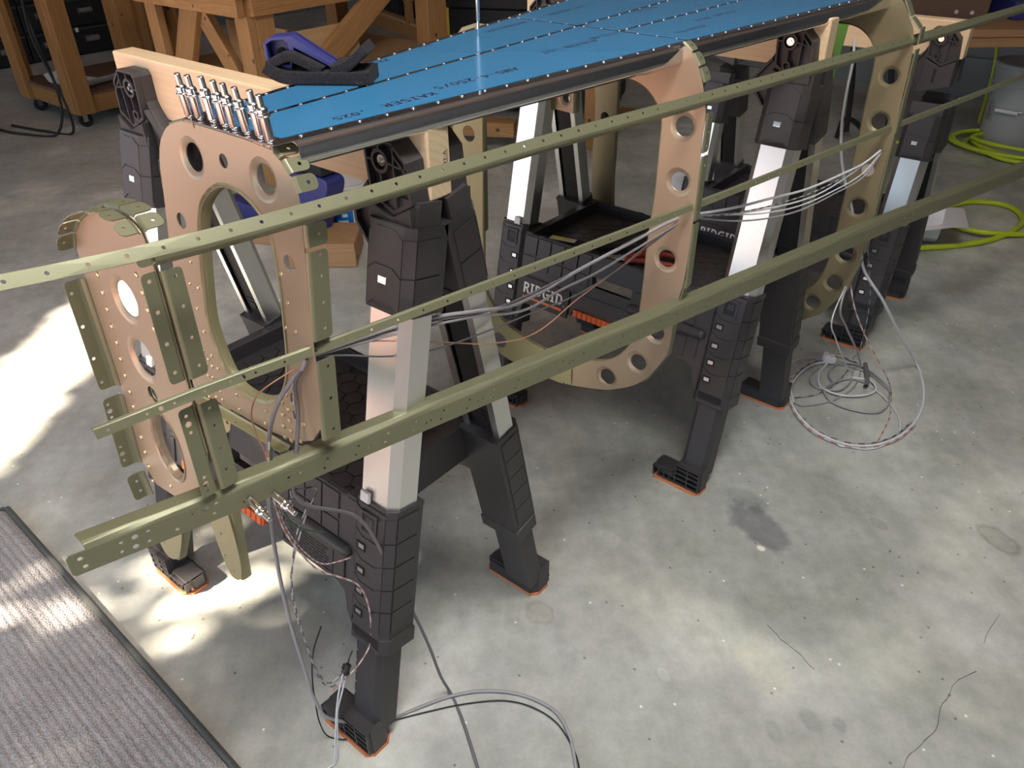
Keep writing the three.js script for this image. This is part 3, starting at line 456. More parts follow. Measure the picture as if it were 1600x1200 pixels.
const curveOf = (pts) => new THREE.CatmullRomCurve3(pts.map((p) => V(...p)), false, 'centripetal');
{ // upper stringer
  const c = curveOf([[.262, .952, .62], [.300, .9425, .48], [.327, .9365, .365], [.352, .932, .2], [.400, .929, -.15], [.445, .924, -.455], [.540, .914, -1.12], [.63, .905, -1.78], [.72, .896, -2.42]]), L = c.getLength(), ph = 38 * Math.PI / 180;
  const n = V(Math.cos(ph), Math.sin(ph), 0), e = V(-Math.sin(ph), Math.cos(ph), 0), holes = []; for (let u = .03; u < L - .02; u += .0317) holes.push([u, .0068, .0019]);
  const t = thing('stringer', 'topmost of the three long olive rails running past every frame, one row of holes', 'rail'); const r = .0033, th = .0013, u0 = .272;
  const m = (g) => bent(g, c, n, e);
  part('holed_leg', [m(holedPlate(L, .0135, holes, th).translate(0, 0, -th))], M.primer, t);
  const leg = holedPlate(L, .0125, [], th, u0, 0, .003); const p = leg.attributes.position; for (let i = 0; i < p.count; i++) { const v = p.getY(i), w = p.getZ(i); p.setXYZ(i, p.getX(i), -r + w, -r - v); } // second leg, inward
  part('second_leg', [m(leg), toCreasedNormals(m(bendGrid(L, r, u0, 0, -r, Math.PI, Math.PI / 2, th)), 1)], M.primer, t);
}
{ // middle stringer
  const c = curveOf([[.294, .779, .445], [.307, .777, .34], [.332, .774, .2], [.440, .7625, -.455], [.537, .752, -1.115], [.64, .7445, -1.76], [.73, .738, -2.4]]), L = c.getLength(), ph = 24 * Math.PI / 180;
  const n = V(Math.cos(ph), Math.sin(ph), 0), e = V(-Math.sin(ph), Math.cos(ph), 0), holes = []; for (let u = .2; u < L - .02; u += .037) holes.push([u, -.0045, .0016]);
  for (const [u, r] of [[.012, .0018], [.05, .0017], [.064, .003], [.078, .0018], [.11, .0018], [.138, .0018], [.152, .003], [.166, .0018]]) holes.push([u, -.0045, r * .85]);
  const t = thing('stringer', 'thinnest long olive rail, middle one of three, with wires tied along it', 'rail'), th = .0012, m = (g) => bent(g, c, n, e);
  part('holed_leg', m(holedPlate(L, .0092, holes.map(([u, v, r]) => [u, v + .0092, r]), th).translate(0, -.0092, -th)), M.primer, t);
  const lip = holedPlate(L, .006, [], th, 0, 0, .002), p = lip.attributes.position; for (let i = 0; i < p.count; i++) { const v = p.getY(i), w = p.getZ(i); p.setXYZ(i, p.getX(i), .0002 - w, -.002 - v); }
  part('top_leg', [m(lip), toCreasedNormals(m(bendGrid(L, .003, 0, 0, -.003, Math.PI / 2, 0, th)), 1)], M.primer, t);
}
{ // lower longeron, the heavy angle
  const c = curveOf([[.276, .654, .507], [.308, .6385, .33], [.329, .629, .2], [.451, .591, -.455], [.566, .556, -1.09], [.716, .512, -1.84], [.84, .476, -2.45]]), L = c.getLength();
  const n = V(1, 0, 0), e = V(0, 1, 0), holes = [];
  for (let u = .29; u < L - .03; u += .044) { holes.push([u, .011, .0019], [u + .006, .027, .0019]); if (Math.round(u * 100) % 3 === 0) holes.push([u + .02, .016, .0016], [u + .028, .018, .0015]); }
  for (const [u, v, r] of [[.012, .026, .0028], [.014, .010, .0028], [.052, .026, .0022], [.066, .027, .0035], [.080, .028, .0022], [.050, .010, .0022], [.064, .010, .0035], [.078, .010, .0022], [.108, .011, .0024], [.128, .028, .002], [.142, .029, .0034], [.155, .030, .0022], [.150, .013, .0022], [.185, .012, .002], [.215, .027, .0018], [.243, .022, .0024], [.258, .021, .003]]) holes.push([u, v, r]);
  const t = thing('longeron', 'heaviest and lowest long olive rail with scattered holes and a folded top', 'rail'), th = .002, r = .008, m = (g) => bent(g, c, n, e), u0 = .02;
  part('holed_leg', m(holedPlate(L, .0275, holes.map(([u, v, r]) => [u, v * .74, r]), th, 0, .006, .003).translate(0, -.035, -th)), M.primer, t);
  const leg = holedPlate(L, .0165, [], th, u0, 0, .003), p = leg.attributes.position; for (let i = 0; i < p.count; i++) { const v = p.getY(i), w = p.getZ(i); p.setXYZ(i, p.getX(i), -th + w, -r - v); }
  part('top_leg', [m(leg), toCreasedNormals(m(bendGrid(L, r, u0, -r, -r, 0, Math.PI / 2, th)), 1)], M.primer, t);
}
// ---------------------------------------------------------------- folding stands with timber beams
const SL = .2085, AL = Math.atan(SL), CA = Math.cos(AL);
const sect = (f, c, h, d) => [[-h, -d], [h, -d], [h, -c], [f, 0], [-f, 0], [-h, -c]];      // section of a leg: flat face, two chamfers
const prism = (pts, y0, y1, bev = 0) => ext(shp(pts), y1 - y0, bev).rotateX(-Math.PI / 2).scale(1, 1, 1).translate(0, y0, 0);
// ExtrudeGeometry runs along +z; after the turn it runs along +y and the section's second axis becomes -z, so sections are given mirrored
const mz = (p) => p.map(([a, b]) => [a, -b]).reverse();
const numTex = (s) => canvasTex(128, 128, (g, w, h) => { g.fillStyle = '#17171a'; g.fillRect(0, 0, w, h); g.fillStyle = '#4a4a4e'; g.font = 'bold 64px sans-serif'; g.textAlign = 'center'; g.fillText(s, 64, 76); g.strokeStyle = '#2c2c30'; g.lineWidth = 3; for (let i = 0; i < 6; i++) { g.beginPath(); g.moveTo(30 + i * 14, 104); g.lineTo(30 + i * 14, 120); g.stroke(); } });
const logoTex = canvasTex(512, 220, (g, w, h) => {
  g.fillStyle = '#120a0b'; g.fillRect(0, 0, w, h); g.strokeStyle = '#3c1c1c'; g.lineWidth = 8; g.strokeRect(4, 4, w - 8, h - 8);
  g.fillStyle = '#f2f0ee'; g.font = 'bold 122px sans-serif'; g.textAlign = 'center'; g.save(); g.translate(w / 2, 132); g.scale(.95, 1); g.fillText('RIDGID', 0, 0); g.restore();
  g.fillStyle = '#e8702a'; g.fillRect(60, 158, w - 118, 20); g.fillStyle = '#f2f0ee'; g.fillRect(w - 42, 128, 7, 7);
});
M.logo = std({ map: logoTex, roughness: .45 });
const footGeo = (() => { // outer end at +x .03, toe at -x -.092; lz = 0 is the front
  const out = [], zf = .002, zb = -.048;
  out.push(ext(shp([[-.092, zb + .008], [-.084, zb], [.020, zb], [.030, zb + .012], [.030, zf - .014], [.018, zf - .012], [-.078, zf - .012], [-.092, zf - .020]].map(([a, b]) => [a, -b]).reverse()), .026).rotateX(-Math.PI / 2).translate(0, .006, 0));
  out.push(bx(.062, .034, .036, -.002, .046, -.025, .003));
  for (const y of [.010, .024, .038, .052, .061]) out.push(bx(y > .03 ? .062 : .104, .0026, .012, y > .03 ? -.001 : -.026 + (y > .02 ? .005 : 0), y, -.004));
  for (const x of [-.031, -.001, .028]) out.push(bx(.003, .056, .012, x, .035, -.004));
  for (const x of [-.088, -.074, -.060, -.046]) out.push(bx(.003, .028, .012, x, .018, -.005, 0, [0, 0, .15]));
  out.push(bx(.05, .004, .04, -.064, .033, -.024, .001), bx(.05, .003, .012, -.062, .030, -.004, 0, [0, 0, -.08]));
  out.push(bx(.004, .062, .03, .030, .036, -.02, .001));
  return flat(out);
})();
const padGeo = ext(shp([[-.095, -.040], [-.086, -.049], [.022, -.049], [.033, -.036], [.033, -.006], [.022, .005], [-.080, .005], [-.095, -.010]].map(([a, b]) => [a, -b]).reverse()), .006).rotateX(-Math.PI / 2);
function shingles(y0, y1, n, face, half, dc, up) { // overlapping chevron plates on the face, chamfers and sides of a sleeve
  const o = [], h = (y1 - y0) / n, k = up ? -1 : 1;
  for (let i = 0; i < n; i++) {
    const a = y0 + i * h, b = a + h - .0022, v = .010 * k;
    const s = shp([[-face, a + v], [-face * .55, a], [face * .45, a], [face, a + v], [face, b + v], [face * .45, b], [-face * .55, b], [-face, b + v]]);
    o.push(ext(s, .0016).translate(0, 0, -.0002));
    for (const q of [-1, 1]) { // chamfer and side bands
      const w = Math.hypot(half - face, dc), g = bx(w, h - .0022, .0016, 0, (a + b) / 2 + v * .9, 0); g.rotateY(q * Math.atan2(dc, half - face)); o.push(g.translate(q * (face + half) / 2 + q * .0006, 0, -dc / 2 + .0006));
      o.push(bx(.0018, h - .0024, .040, q * (half + .0007), (a + b) / 2 + v * .9, -dc - .022));
    }
  }
  return o;
}
const SH = {};
function sawhorse(label, pos, ry, top, num, logoSide = 1) {
  const t = thing('sawhorse', label, 'sawhorse', pos, ry, 'folding stands'), Hb = top - .041, zf = .045 + SL * Hb;
  const dl = Math.min(0, top - .974), up = (y) => (y < .06 ? y : y + dl) / CA;
  const rail0 = up(.44), S0 = up(top - .219), S1 = up(top - .109);
  const winMat = std({ map: numTex(num), roughness: .6 });
  for (const sz of [1, -1]) for (const sx of [1, -1]) {
    const leg = new THREE.Group(); leg.name = 'leg'; t.add(leg); leg.position.set(sx * .3, 0, sz * zf); leg.rotation.set(-AL, sz > 0 ? 0 : Math.PI, 0, 'YXZ');
    const q = sx * sz; const mx = (g) => (q > 0 ? g : mirrorX(g));
    // the foot stands level: undo the lean
    const lev = new THREE.Matrix4().makeRotationX(AL);
    part('foot', mx(footGeo.clone().applyMatrix4(lev)), M.plastic, leg);
    part('foot_pad', mx(padGeo.clone().applyMatrix4(lev)), M.orangePad, leg);
    part('inner_tube', [prism(mz(sect(.021, .009, .031, .044)), up(.045), up(.26), 0), ...(dl < -.05 ? [0] : [0, 1, 2, 3, 4, 5]).map((i) => bx(.007, .012, .002, -.0262 * q, up(.085 + i * .022), -.0042, 0, [0, -.66 * q, 0]))].map((g) => g.translate(0, 0, -.006)), M.plastic, leg);
    part('lower_sleeve', [prism(mz(sect(.029, .011, .040, .062)), up(.225), up(.468)), prism(mz(sect(.031, .012, .0425, .064)), up(.218), up(.243), .002), ...shingles(up(.25), up(.452), 5, .029, .040, .011, false), prism(mz(sect(.030, .0115, .0412, .0625)), up(.464), up(.472))], M.plastic, leg);
    part('height_window', [bx(.026, .030, .003, -.002 * q, up(.438), .0012)], winMat, leg);
    part('window_frame', [ext(shp([[-.0165, -.0185], [.0165, -.0185], [.0165, .0185], [-.0165, .0185]], [[[-.0125, -.0145], [.0125, -.0145], [.0125, .0145], [-.0125, .0145]]]), .003).translate(-.002 * q, up(.438), .0008)], M.plastic, leg);
    for (const y of [.393, .351, .313, .274]) part('detent', [bx(.0135, .0095, .003, -.016 * q, up(y), .001, .0012)], M.steel, leg);
    part('detent_frames', [.393, .351, .313, .274].map((y) => ext(shp([[-.0095, -.0068], [.0085, -.0068], [.0085, .0068], [-.0095, .0068]], [[[-.0065, -.0045], [.0065, -.0045], [.0065, .0045], [-.0065, .0045]]]), .0022).translate(-.016 * q, up(y), .0012)), M.plasticDark, leg);
    part('release_tab', bx(.018, .018, .006, -.013 * q, up(.478), .001, .002), M.whitePlastic, leg);
    // rail: an open aluminium channel, its lips inward
    const f = .0255, h = .038, d = .046, w = .0022, lip = .013, cc = .0125;
    part('rail', [prism(mz([[-f, 0], [-h, -cc], [-h, -d], [-h + lip, -d], [-h + lip, -d + w], [-h + w, -d + w], [-h + w, -cc - .001], [-f + .001, -w], [f - .001, -w], [h - w, -cc - .001], [h - w, -d + w], [h - lip, -d + w], [h - lip, -d], [h, -d], [h, -cc], [f, 0]]), rail0, S0 + .03)].map((g) => g.translate(0, 0, -.004)), M.alu, leg);
    part('rail_core', [prism(mz([[-.022, -.010], [.022, -.010], [.022, -.040], [-.022, -.040]]), rail0, S0 + .02), bx(.018, .012, .002, 0, up(.50), -.0405), bx(.024, .002, .002, 0, up(.515), -.0405)].map((g) => g.translate(0, 0, -.004)), M.plasticDark, leg);
    part('upper_sleeve', [prism(mz(sect(.029, .011, .041, .064)), S0, S1), prism(mz(sect(.0305, .012, .0425, .066)), S0 - .001, S0 + .008), ...shingles(S0 + .012, S1 - .004, 2, .029, .041, .011, true), prism(mz([[-.04, -.012], [.04, -.012], [.04, -.05], [-.04, -.05]]), S1 - .01, S1 + .03)], M.plastic, leg);
    part('detent', bx(.015, .0105, .003, -.002 * q, S0 + .040, .0012, .0012), M.chrome, leg);
    // head: ribbed bracket that grips the beam, upright
    const hd = new THREE.Group(); hd.name = 'head'; t.add(hd); hd.position.set(0, top, 0); hd.rotation.y = sz > 0 ? 0 : Math.PI;
    const pl = [[.258, -.022], [.264, -.015], [.306, -.015], [.328, -.036], [.335, -.100], [.335, -.150], [.262, -.172], [.247, -.160], [.224, -.130], [.222, -.108], [.252, -.072], [.258, -.06]];
    const rim = (p, k) => { const c = [.295, -.07]; return p.map(([x, y]) => [c[0] + (x - c[0]) * k, c[1] + (y - c[1]) * k]); };
    const G = [ext(shp(pl), .018, .001).translate(0, 0, .019)];
    const upper = [[.258, -.022], [.264, -.015], [.306, -.015], [.328, -.036], [.333, -.085], [.300, -.104], [.262, -.085]];
    G.push(ext(shp(upper, [rim(upper, .90).reverse()].map((p) => p.map(([x, y]) => [x, y + .002]))), .012).translate(0, 0, .036));
    const ring = (r0, r1, x, y) => { const s = new THREE.Shape().absarc(x, y, r1, 0, Math.PI * 2, false); s.holes.push(new THREE.Path().absarc(x, y, r0, 0, Math.PI * 2, true)); return ext(s, .012, 0, 18).translate(0, 0, .036); };
    G.push(ring(.0105, .0145, .284, -.041), ring(.005, .008, .284, -.082));
    for (const [x0, y0, x1, y1] of [[.284, -.027, .284, -.016], [.262, -.041, .271, -.041], [.298, -.041, .329, -.045], [.308, -.018, .306, -.098], [.284, -.055, .284, -.075], [.284, -.089, .285, -.098], [.308, -.030, .327, -.05]]) { const L = Math.hypot(x1 - x0, y1 - y0); G.push(bx(L, .0022, .012, 0, 0, 0, 0, [0, 0, Math.atan2(y1 - y0, x1 - x0)]).translate((x0 + x1) / 2, (y0 + y1) / 2, .042)); }
    const low = [[.262, -.09], [.300, -.106], [.334, -.088], [.335, -.150], [.262, -.172], [.258, -.165]];
    G.push(ext(shp(low), .016, .001).translate(0, 0, .036).applyMatrix4(new THREE.Matrix4().makeShear(0, 0, 0, 0, 0, 0)));
    G.push(ext(shp([[.222, -.108], [.256, -.070], [.256, -.076], [.228, -.110], [.228, -.128], [.250, -.158], [.247, -.160], [.224, -.130]]), .012).translate(0, 0, .034));
    part('bracket', (sx > 0) === (sz > 0) ? G : G.map(mirrorX), M.plastic, hd);
    const bs = (sx * sz) > 0 ? 1 : -1;
    part('slot', bx(.007, .034, .002, bs * .291, -.128, .0525), M.plasticDark, hd);
    part('bolt', [cyl(.0068, .0068, .006, bs * .284, -.041, .042, 18, [Math.PI / 2, 0, 0]), cyl(.0032, .0032, .004, bs * .284, -.041, .046, 6, [Math.PI / 2, 0, 0])], M.chrome, hd);
    part('washer', cyl(.0095, .0095, .002, bs * .284, -.041, .039, 20, [Math.PI / 2, 0, 0]), M.plasticDark, hd);
  }
  // side aprons and the tray between the legs
  for (const sz of [1, -1]) {
    const a = new THREE.Group(); a.name = 'side_panel'; t.add(a); a.position.set(0, 0, sz * zf); a.rotation.set(-AL, sz > 0 ? 0 : Math.PI, 0, 'YXZ');
    const plain = sz !== logoSide, ox = plain ? -.215 : -.098;
    const o = [[-.262, .452], [-.262, .232], [-.250, .252], [-.243, .284], [-.225, .293], [ox, .293], [ox + .010, .314], [.040, .314], [.052, .293], [.225, .293], [.243, .284], [.250, .252], [.262, .232], [.262, .452]].map(([x, y]) => [x, up(y)]).reverse();
    const open = [[-.052, .404], [.060, .404], [.060, .380], [-.048, .380]].map(([x, y]) => [x, up(y)]);
    const P = [ext(shp(o, [open]), .014).translate(0, 0, -.020)];
    for (const [x0, x1] of [[-.258, -.221], [-.218, -.180], [-.177, -.139], [-.136, -.098], [-.095, -.060], [.068, .105], [.108, .145], [.148, .185], [.188, .225]]) { P.push(bx(x1 - x0, .046, .004, (x0 + x1) / 2, up(.428), -.0055, .001), bx(x1 - x0, .028, .003, (x0 + x1) / 2, up(.3885), -.0055, .001)); }
    P.push(new THREE.CapsuleGeometry(.0115, .18, 6, 12).rotateZ(Math.PI / 2).translate(.155, up(.362), -.005), bx(.5, .004, .003, 0, up(.352), -.0055), bx(.010, .05, .003, .238, up(.33), -.0045, .001), bx(.012, .05, .003, -.238, up(.32), -.0045, .001));
    P.push(ext(shp([[.09, up(.30)], [.214, up(.30)], [.214, up(.346)], [.09, up(.346)]], [[[.0915, up(.3012)], [.2125, up(.3012)], [.2125, up(.3448)], [.0915, up(.3448)]]]), .0012).translate(0, 0, -.006));
    part('panel', P, M.plastic, a);
    if (plain) part('moulded_text', [0, 1, 2, 3, 4, 5, 6].flatMap((r) => { const o = []; let x = .10 + .004 * (r % 3); while (x < .196) { const w = rr(.006, .016); o.push(bx(w, .0016, .0008, x + w / 2, up(.338 - r * .0052), -.0058)); x += w + .003; } return o; }), M.plasticDark, a, { kind: 'stuff' });
    if (!plain) part('logo_plate', (() => { const g = new THREE.BoxGeometry(.158, .068, .006).translate(-.183, up(.318), -.004); return g; })(), [M.plasticDark, M.plasticDark, M.plasticDark, M.plasticDark, M.logo, M.plasticDark], a);
    part('latch', [bx(.041 - ox - .010, .016, .012, (.041 + ox + .010) / 2, up(.3055), -.008, .002), ...Array.from({ length: plain ? 17 : 9 }, (_, i) => bx(.0115, .0165, .003, ox + .018 + i * .0142, up(.3055), -.001, .001))], M.orange, a);
  }
  const zt = .045 + SL * (Hb - .45 - dl) - .022, T = [];
  const deckHole = [[-.052, zt - .006], [.06, zt - .006], [.06, zt - .022], [-.052, zt - .022]].reverse();
  T.push(ext(shp([[-.252, -zt], [.252, -zt], [.252, zt], [-.252, zt]], [deckHole]), .012).rotateX(Math.PI / 2).translate(0, .428, 0));
  for (const s of [1, -1]) {
    T.push(bx(.022, .054, 2 * zt + .03, s * .251, .430, 0, .002), bx(.012, .024, 2 * zt - .04, s * .256, .396, 0, .003));
    T.push(bx(.49, .026, .008, 0, .441, s * (zt + .012), .001));
    for (const z of [-.10, -.085, .085, .10]) T.push(bx(.010, .002, .008, s * .251, .4575, z));
    for (let i = 0; i < 5; i++) T.push(bx(.016, .002, .007, -.21 + i * .1, .4545, s * (zt + .012)));
    T.push(bx(.06, .02, .05, .0, .405, s * .06, .004));
  }
  part('tray', T.map((g) => g.translate(0, dl, 0)), M.plastic, t);
  const hx = [], R = .0205, hexS = new THREE.Shape(); for (let i = 0; i < 6; i++) { const b = i * Math.PI / 3; hexS[i ? 'lineTo' : 'moveTo'](R * .95 * Math.cos(b), R * .95 * Math.sin(b)); }
  const hg = ext(hexS, .0016, .0008).rotateX(-Math.PI / 2);
  for (let i = -7; i <= 7; i++) for (let j = -4; j <= 4; j++) { const x = i * R * 1.5, z = (j + (i & 1) / 2) * R * Math.sqrt(3); if (Math.abs(x) < .226 && Math.abs(z) < zt - (Math.abs(x) < .075 && z > 0 ? .036 : .016)) hx.push(hg.clone().translate(x, .4284 + dl, z)); }
  part('hex_grip', hx, M.plastic, t, { kind: 'stuff' });
  return t;
}
sawhorse('black folding stand with bright metal legs under the tail end of the blue skin', [0, 0, 0], 0, .974, '38', -1);
sawhorse('black folding stand in the middle, between the two round-bottomed frames, tools in its tray', [.1131, 0, -.9069], -.0212, .979, '35');
sawhorse('black folding stand with the shortest legs, towards the grey bucket and green hose', [.1708, 0, -1.7393], .0117, .864, '35');
function beam(label, pos, ry, x0, x1, top, stamp) {
  const t = thing('timber_beam', label, 'beam', pos, ry);
  const g = boxUV(new RoundedBoxGeometry(x1 - x0, .089, .038, 3, .0035).translate((x0 + x1) / 2, top - .0445, 0), 0, 1);
  part('board', g, M.pine, t);
  const end = canvasTex(128, 256, (c, w, h) => { c.fillStyle = '#c9b594'; c.fillRect(0, 0, w, h); c.lineWidth = 2; for (let i = 0; i < 26; i++) { c.strokeStyle = i % 2 ? '#b89f78' : '#d2c1a2'; c.beginPath(); c.arc(-60, 330, 70 + i * 15, -1.6, .2); c.stroke(); } if (stamp) { c.save(); c.translate(106, 150); c.rotate(-Math.PI / 2); c.fillStyle = '#26221e'; c.font = 'bold 26px sans-serif'; c.fillText(stamp, 0, 0); c.fillRect(0, 4, 60, 4); c.restore(); } });
  part('end_grain', new RoundedBoxGeometry(.0012, .083, .032, 1, .0004).translate(x1 + .0002, top - .0445, 0), std({ map: end, roughness: .8 }), t);
}
beam('pale pine beam with a stamped end under the tail end of the blue skin', [0, 0, 0], 0, -.368, .3356, .974, 'HT-A');
beam('pale pine beam with a dark knot across the middle stand', [.1131, 0, -.9069], -.0212, -.36, .3411, .979);
beam('pale pine beam across the stand beside the bucket', [.1708, 0, -1.7393], .0117, -.36, .3394, .864);
// ---------------------------------------------------------------- aluminium skin under blue film, with stiffeners and rivets
{
  const nearX = (z) => .3095 + (.203 - z) * .1265, farX = (z) => .150 - (.205 - z) * .163, YS = .993, Z0 = .203, Z1 = -1.20;
  const fx = (z) => Math.max(farX(z), -.06 - 0 * z);
  const t = thing('skin_panel', 'long tapered aluminium skin panel covered in blue film, lying flat on the beams', 'panel', [.24, YS, .2]);
  const W = (x, y, z) => [x - .24, y - YS, z - .2];
  const flatShape = (pts, th, y) => ext(shp(pts.map(([x, z]) => [x - .24, -(z - .2)])), th).rotateX(-Math.PI / 2).translate(0, y, 0);
  part('sheet', flatShape([[farX(Z0), Z0], [nearX(Z0), Z0], [nearX(Z1), Z1], [farX(Z1), Z1]], .001, 0), M.mirror, t);
  // film pieces, between the bare strips along the rivet lines
  const midX = (z) => .2115 + (z - .2) * .042 * (z > -.3 ? 1 : 1) - (z < -.3 ? (z + .3) * 0 : 0), bX = (z) => .2605 - (z + .49) * .045;
  const filmTex = canvasTex(2048, 1024, (c, w, h) => {       // u runs from z = .25 to -1.25, v from x = -.1 to .5
    c.fillStyle = '#3a84b6'; c.fillRect(0, 0, w, h);
    const px = (x, z) => [(0.25 - z) / 1.5 * w, (x + .1) / .6 * h];
    for (let i = 0; i < 420; i++) { const x = rnd() * w, y = rnd() * h, l = rr(4, 60), a = rr(-.5, .5); c.strokeStyle = `rgba(${rnd() > .5 ? '150,195,225' : '20,80,140'},${rr(.08, .3)})`; c.lineWidth = rr(.5, 1.6); c.beginPath(); c.moveTo(x, y); c.lineTo(x + l * Math.cos(a), y + l * Math.sin(a)); c.stroke(); }
    const put = (s, x, z, size, turn = 0) => { const [u, v] = px(x, z); c.save(); c.translate(u, v); c.rotate(Math.PI + turn); c.font = `bold ${size}px monospace`; c.fillStyle = '#2b1530'; c.textAlign = 'center'; c.textBaseline = 'middle'; c.fillText(s, 0, 0); c.restore(); };
    put('.025', .289, .085, 27, .10); put('KAISER', .294, .0, 30, .10); put('AMS-4-250/5', .288, -.125, 30, .11); put('496798 LOT', .268, -.35, 28, .10); put('ALCLAD', .264, -.445, 26, .10); put('2024-T3', .345, -.571, 28, .1); put('ALCLAD 2024', .32, -.70, 26, .1);
    put('.025', .112, .03, 24, -.06); put('KAISER', .118, -.10, 24, -.05); put('ALCLAD', .094, -.209, 25, -.05); put('2024-T3', .062, -.301, 25, -.05); put('496798 LOT', .094, -.415, 25, -.05); put('LOT 496798', .08, -.60, 26, -.04); put('ALCLAD', .19, -.686, 26, .03); put('AMS-4-250/5', .06, -.80, 26, -.04); put('KAISER', .21, -.86, 26, 0);
  });
  filmTex.wrapS = filmTex.wrapT = THREE.ClampToEdgeWrapping;
  M.film = phys({ map: filmTex, roughness: .22, metalness: 0, clearcoat: .5, clearcoatRoughness: .12 });
  const film = (pts, n) => { const g = flatShape(pts, .0004, .0011), p = g.attributes.position, uv = g.attributes.uv; for (let i = 0; i < p.count; i++) uv.setXY(i, (.25 - (p.getZ(i) + .2)) / 1.5, 1 - ((p.getX(i) + .24) + .1) / .6); part('blue_film', g, M.film, t); };
  const zc = -.492, gp = .0052, e = .017;
  const quad = (xa, xb, z0, z1) => [[xa(z0), z0], [xb(z0), z0], [xb(z1), z1], [xa(z1), z1]];
  film(quad((z) => farX(z) + .011, (z) => midX(z) - gp, Z0 - .055, zc + gp)); film(quad((z) => midX(z) + gp, (z) => nearX(z) - e, Z0 - .02, zc + gp));
  film(quad((z) => farX(z) + .011, (z) => midX(z) - gp, zc - gp, Z1)); film(quad((z) => midX(z) + gp, (z) => bX(z) - gp, zc - gp, Z1)); film(quad((z) => bX(z) + gp, (z) => nearX(z) - e, zc - gp, Z1));
  // rivets along every line
  const rv = [], dome = new THREE.SphereGeometry(.0027, 8, 5, 0, Math.PI * 2, 0, Math.PI / 2).scale(1, .42, 1);
  const row = (f, z0, z1, st) => { for (let z = z0; z > z1; z -= st) rv.push(dome.clone().translate(...W(f(z), YS + .0014, z))); };
  row((z) => nearX(z) - .010, .165, Z1, .0355); row((z) => farX(z) + .0055, .155, Z1, .0355); row(midX, .16, Z1, .0355); row(bX, zc - .02, Z1, .0355);
  for (let x = farX(zc) + .02; x < nearX(zc) - .02; x += .034) rv.push(dome.clone().translate(...W(x, YS + .0014, zc)));
  part('rivet_row', rv, M.chrome, t, { kind: 'stuff' });
  // stiffeners underneath: bright folded channels; the one on the near edge shows its face
  const chan = (f, z0, z1, side) => { // a C-section running under the sheet, back to the near side
    const prof = []; const H = .0265, r = .0072, wd = .017; const arc = (cx, cy, a0, a1) => { for (let i = 0; i <= 6; i++) { const a = a0 + (a1 - a0) * i / 6; prof.push([cx + r * Math.cos(a), cy + r * Math.sin(a)]); } };
    prof.push([-wd, 0]); arc(-r, -r, Math.PI / 2, 0); arc(-r, -H + r, 0, -Math.PI / 2); prof.push([-wd + .002, -H]); prof.push([-wd - .001, -H + .004]);
    const pos = [], idx = [], n = 2, zs = [z0, z1], F = prof.length; zs.forEach((z) => { for (const [a, b] of prof) pos.push(f(z) + a * side - .24, b - .0002, z - .2); });
    for (let k = 0; k < F - 1; k++) idx.push(k, k + F, k + 1, k + 1, k + F, k + F + 1);
    const th = pos.length / 3; zs.forEach((z) => { for (const [a, b] of prof) { const cx = -.009, cy = -H / 2; pos.push(f(z) + (a + (cx - a) * .10) * side - .24, b + (cy - b) * .085 - .0002, z - .2); } });
    for (let k = 0; k < F - 1; k++) { idx.push(th + k, th + k + 1, th + k + F, th + k + 1, th + k + F + 1, th + k + F); idx.push(k, k + 1, th + k, k + 1, th + k + 1, th + k); }
    const g = new THREE.BufferGeometry(); g.setAttribute('position', new THREE.Float32BufferAttribute(pos, 3)); g.setIndex(idx); g.computeVertexNormals(); return toCreasedNormals(g, .6);
  };
  part('edge_channel', chan((z) => nearX(z) + .0035, .178, Z1, 1), M.mirror, t, { label: 'polished folded channel along the near edge' });
  part('stiffener', chan((z) => midX(z) + .008, .14, Z1, 1), M.mirror, t); part('stiffener', chan((z) => farX(z) - .002, .14, Z1, -1), M.mirror, t);
}
// ---------------------------------------------------------------- spring pins (clecos)
function springPin(name, label, group) {
  const t = thing(name, label, 'fastener', [0, 0, 0], 0, group);
  const lathe = (p) => new THREE.LatheGeometry(p.map(([a, b]) => new THREE.Vector2(a, b)), 20);
  part('body', lathe([[0, .002], [.0050, .002], [.0058, .0035], [.0058, .0235], [.0054, .025], [.0042, .0255], [.0042, .0265]]), M.chrome, t);
  part('collar', lathe([[.0058, .0225], [.0078, .0229], [.0078, .0241], [.0060, .0246], [.0064, .0262], [.0064, .0290], [.0055, .0304], [.0040, .0312]]), M.chrome, t);
  part('plunger', lathe([[.0038, .0305], [.0038, .0405], [.0033, .0418], [0, .0420]]), M.steel, t);
  part('tip', lathe([[.0012, -.010], [.0012, .002], [.0030, .002], [.0040, .0015], [.0040, .0002], [.0012, .0002]]), M.steel, t);
  return t;
}
